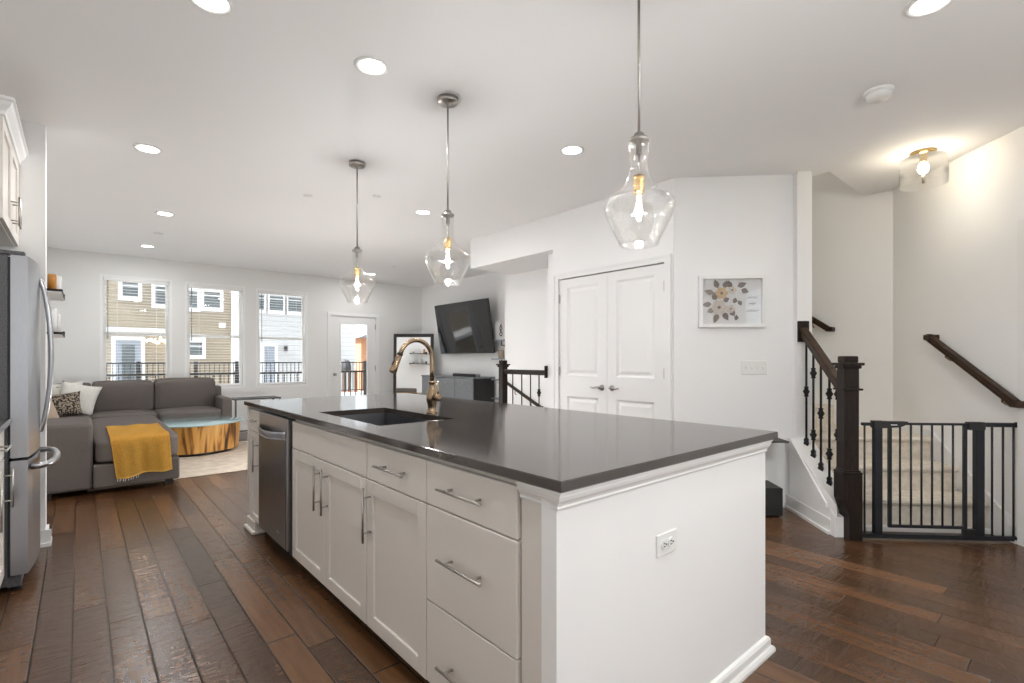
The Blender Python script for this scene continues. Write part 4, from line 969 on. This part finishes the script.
t = thing('added_shaft_light', 'added unseen light at the top of the stair shaft, brightening the landing', 'ceiling light', (5.0, 2.6, 5.1))
part('base_plate', MB().lathe([(.001, 5.1), (.15, 5.1), (.15, 5.085), (.001, 5.08)], (5.0, 2.6, 0), 28), 'brass', t)
part('diffuser', MB().lathe([(.14, 5.085), (.13, 5.04), (.08, 5.01), (.001, 5.0)], (5.0, 2.6, 0), 28), 'lamp_diffuser', t)
lamp('shaft_fill_lamp', 'AREA', t, (0, 0, -.11), 5, .25, (1, .88, .70))  # unseen warm light, added to brighten the shaft and landing

# ------------------------------------------------------------------ outside
struct('ground', MB().box((-14, 9.6, -3.2), (30, 40, -3.1)), 'ground')
struct('deck', MB().box((-.6, 9.46, -.14), (6.2, 11.15, -.04)), 'deck_board')
def rail_run(lab, x0, x1, y, zt, zb, posts, step_):
    t = thing('deck_railing', lab, 'railing', ((x0+x1)/2, y, zb), 0)
    part('top_rail', MB().box((x0, y-.025, zt-.04), (x1, y+.025, zt)), 'black_metal', t)
    part('bottom_rail', MB().box((x0, y-.015, zb+.08), (x1, y+.015, zb+.115)), 'black_metal', t)
    for x in posts: part('post', MB().box((x-.045, y-.045, zb), (x+.045, y+.045, zt+.03)), 'black_metal', t)
    k = int((x1-x0)/step_)
    for i in range(1, k): x = x0+(x1-x0)*i/k; part('baluster', MB().box((x-.009, y-.009, zb+.1), (x+.009, y+.009, zt-.03)), 'black_metal', t)
rail_run('black deck railing just outside the windows and the glass door', -.4, 6.1, 11.05, .955, -.04, [-.4, 2.36, 3.72, 5.05, 6.1], .13)
rail_run('black balcony railing across the front of the tan house', -.6, 3.75, 17.5, 1.12, 0, [-.6, 1.25, 2.62, 3.72], .125)
rail_run('black balcony railing across the front of the white house', 4.2, 8.0, 17.5, 1.12, 0, [4.24, 6.1, 7.96], .125)
def house(name, lab, cat, x0, x1, y, mat, org):
    t = thing(name, lab, cat, org); part('wall', MB().box((x0, y, -3.1), (x1, y+6, 7.2)), mat, t)
    part('balcony_floor', MB().box((x0+.02, 17.42, -.15), (x1-.02, y, 0)), 'white_siding_trim', t); return t
def hwin(t, x0, x1, z0, z1, y, tr=.10, sill=.13, sash=True):
    f_ = part('window', MB().ring(x0-tr, x1+tr, z0-sill, z1+tr, (tr, tr, sill, tr), y-.05, y).box((x0, y-.04, (z0+z1)/2-.02), (x1, y-.005, (z0+z1)/2+.02)), 'white_siding_trim', t)
    part('pane', MB().box((x0, y-.02, z0), (x1, y-.004, (z0+z1)/2+.1)), 'house_glass', f_)
    part('window_shade', MB().box((x0, y-.024, (z0+z1)/2+.12), (x1, y-.006, z1)), 'white_siding_trim', f_)
Yh = 19.0
t = house('tan_house', 'tan sided townhouse facing the left and middle windows', 'house', -7, 3.86, Yh, 'tan_siding', (0, 19, -3.1))
hwin(t, .965, 1.34, 3.11, 3.75, Yh); hwin(t, 1.77, 2.25, 2.93, 3.8, Yh); hwin(t, 2.36, 2.88, 2.88, 3.7, Yh); hwin(t, 3.07, 3.53, 2.92, 3.7, Yh); hwin(t, 2.66, 3.02, 1.35, 1.92, Yh); hwin(t, -1.2, -.4, 2.93, 3.8, Yh)
part('band_board', MB().box((-7, Yh-.03, 2.03), (2.2, Yh, 2.17)), 'white_siding_trim', t)
d = part('door', MB().box((.80, Yh-.03, 0), (1.41, Yh, 1.79)), 'grey_door', t)
part('door_casing', MB().ring(.70, 1.51, .0, 1.90, (.1, .1, .05, .11), Yh-.05, Yh), 'white_siding_trim', d)
part('door_pane', MB().box((.95, Yh-.036, .3), (1.26, Yh-.03, 1.65)), 'house_glass', d)
part('vent', MB().box((3.50, Yh-.08, 2.26), (3.69, Yh, 2.43)), 'white_siding_trim', t)
sl = MB(); 
for k in range(6): sl.lathe([(.001, -.05), (.05, -.03), (.05, .03), (.001, .05)], (1.62+k*.09, Yh-.35+.05*(k % 2), 1.80-.04*(k % 3)), 8)
part('warm_dots', sl, 'dot_glow', t)  # small warm glowing dots in front of the tan house
t = house('white_house', 'white sided townhouse facing the right window', 'house', 3.86, 8.13, Yh-.25, 'white_siding', (6.0, 19, -3.1))
part('corner_board', MB().box((3.84, Yh-.28, -3.1), (4.10, Yh-.24, 7.2)), 'white_siding_trim', t)
for x0, x1 in ((4.45, 4.83), (5.0, 5.46), (5.62, 6.12)): hwin(t, x0, x1, 2.93, 3.72, Yh-.25)
d = part('door', MB().box((4.83, Yh-.28, 0), (5.17, Yh-.25, 1.66)), 'grey_door', t)
part('door_casing', MB().ring(4.74, 5.27, 0, 1.78, (.09, .10, .05, .12), Yh-.30, Yh-.25), 'white_siding_trim', d)
part('wall_lamp', MB().box((5.48, Yh-.36, 1.52), (5.58, Yh-.25, 1.68)), 'black_metal', t)
t = thing('brick_house', 'distant reddish brick house at the right of the glass door view', 'house', (15, 32, -3.1))
part('wall', MB().box((13.38, 30, -3.1), (16.4, 35, 2.55)), 'brick_red', t)
part('roof', MB().prism([(13.05, 2.55), (16.8, 2.55), (14.9, 3.3)], 29.6, 35.4, 'y'), 'roof_grey', t)
part('window', MB().box((14.3, 29.95, .2), (14.8, 30, 1.6)), 'house_glass', t)
t = thing('covered_grill', 'grill under a dark rounded cover on the balcony beyond the glass door', 'grill', (7.42, 18.1, 0))
part('cover', MB().lathe([(.22, .0), (.24, .6), (.25, .95), (.22, 1.10), (.14, 1.19), (.001, 1.22)], (7.42, 18.1, 0), 24), 'cover_cloth', t)
part('wheel', MB().lathe([(.10, -.02), (.10, .02)], n=16, caps=True).xf(Matrix.Translation((7.42, 17.84, .10)) @ Matrix.Rotation(PI/2, 4, 'X')), 'black_plastic', t)
t = thing('privacy_screen', 'brown slatted wooden screen behind the railing beyond the glass door', 'screen', (7.42, 17.72, 0))
part('frame', MB().ring(7.08, 7.76, .0, .80, .04, 17.70, 17.74), 'brick_red', t)
for k in range(6): part('slat', MB().box((7.135+k*.1, 17.705, .04), (7.19+k*.1, 17.735, .76)), 'brick_red' if k % 2 else 'white_siding_trim', t)
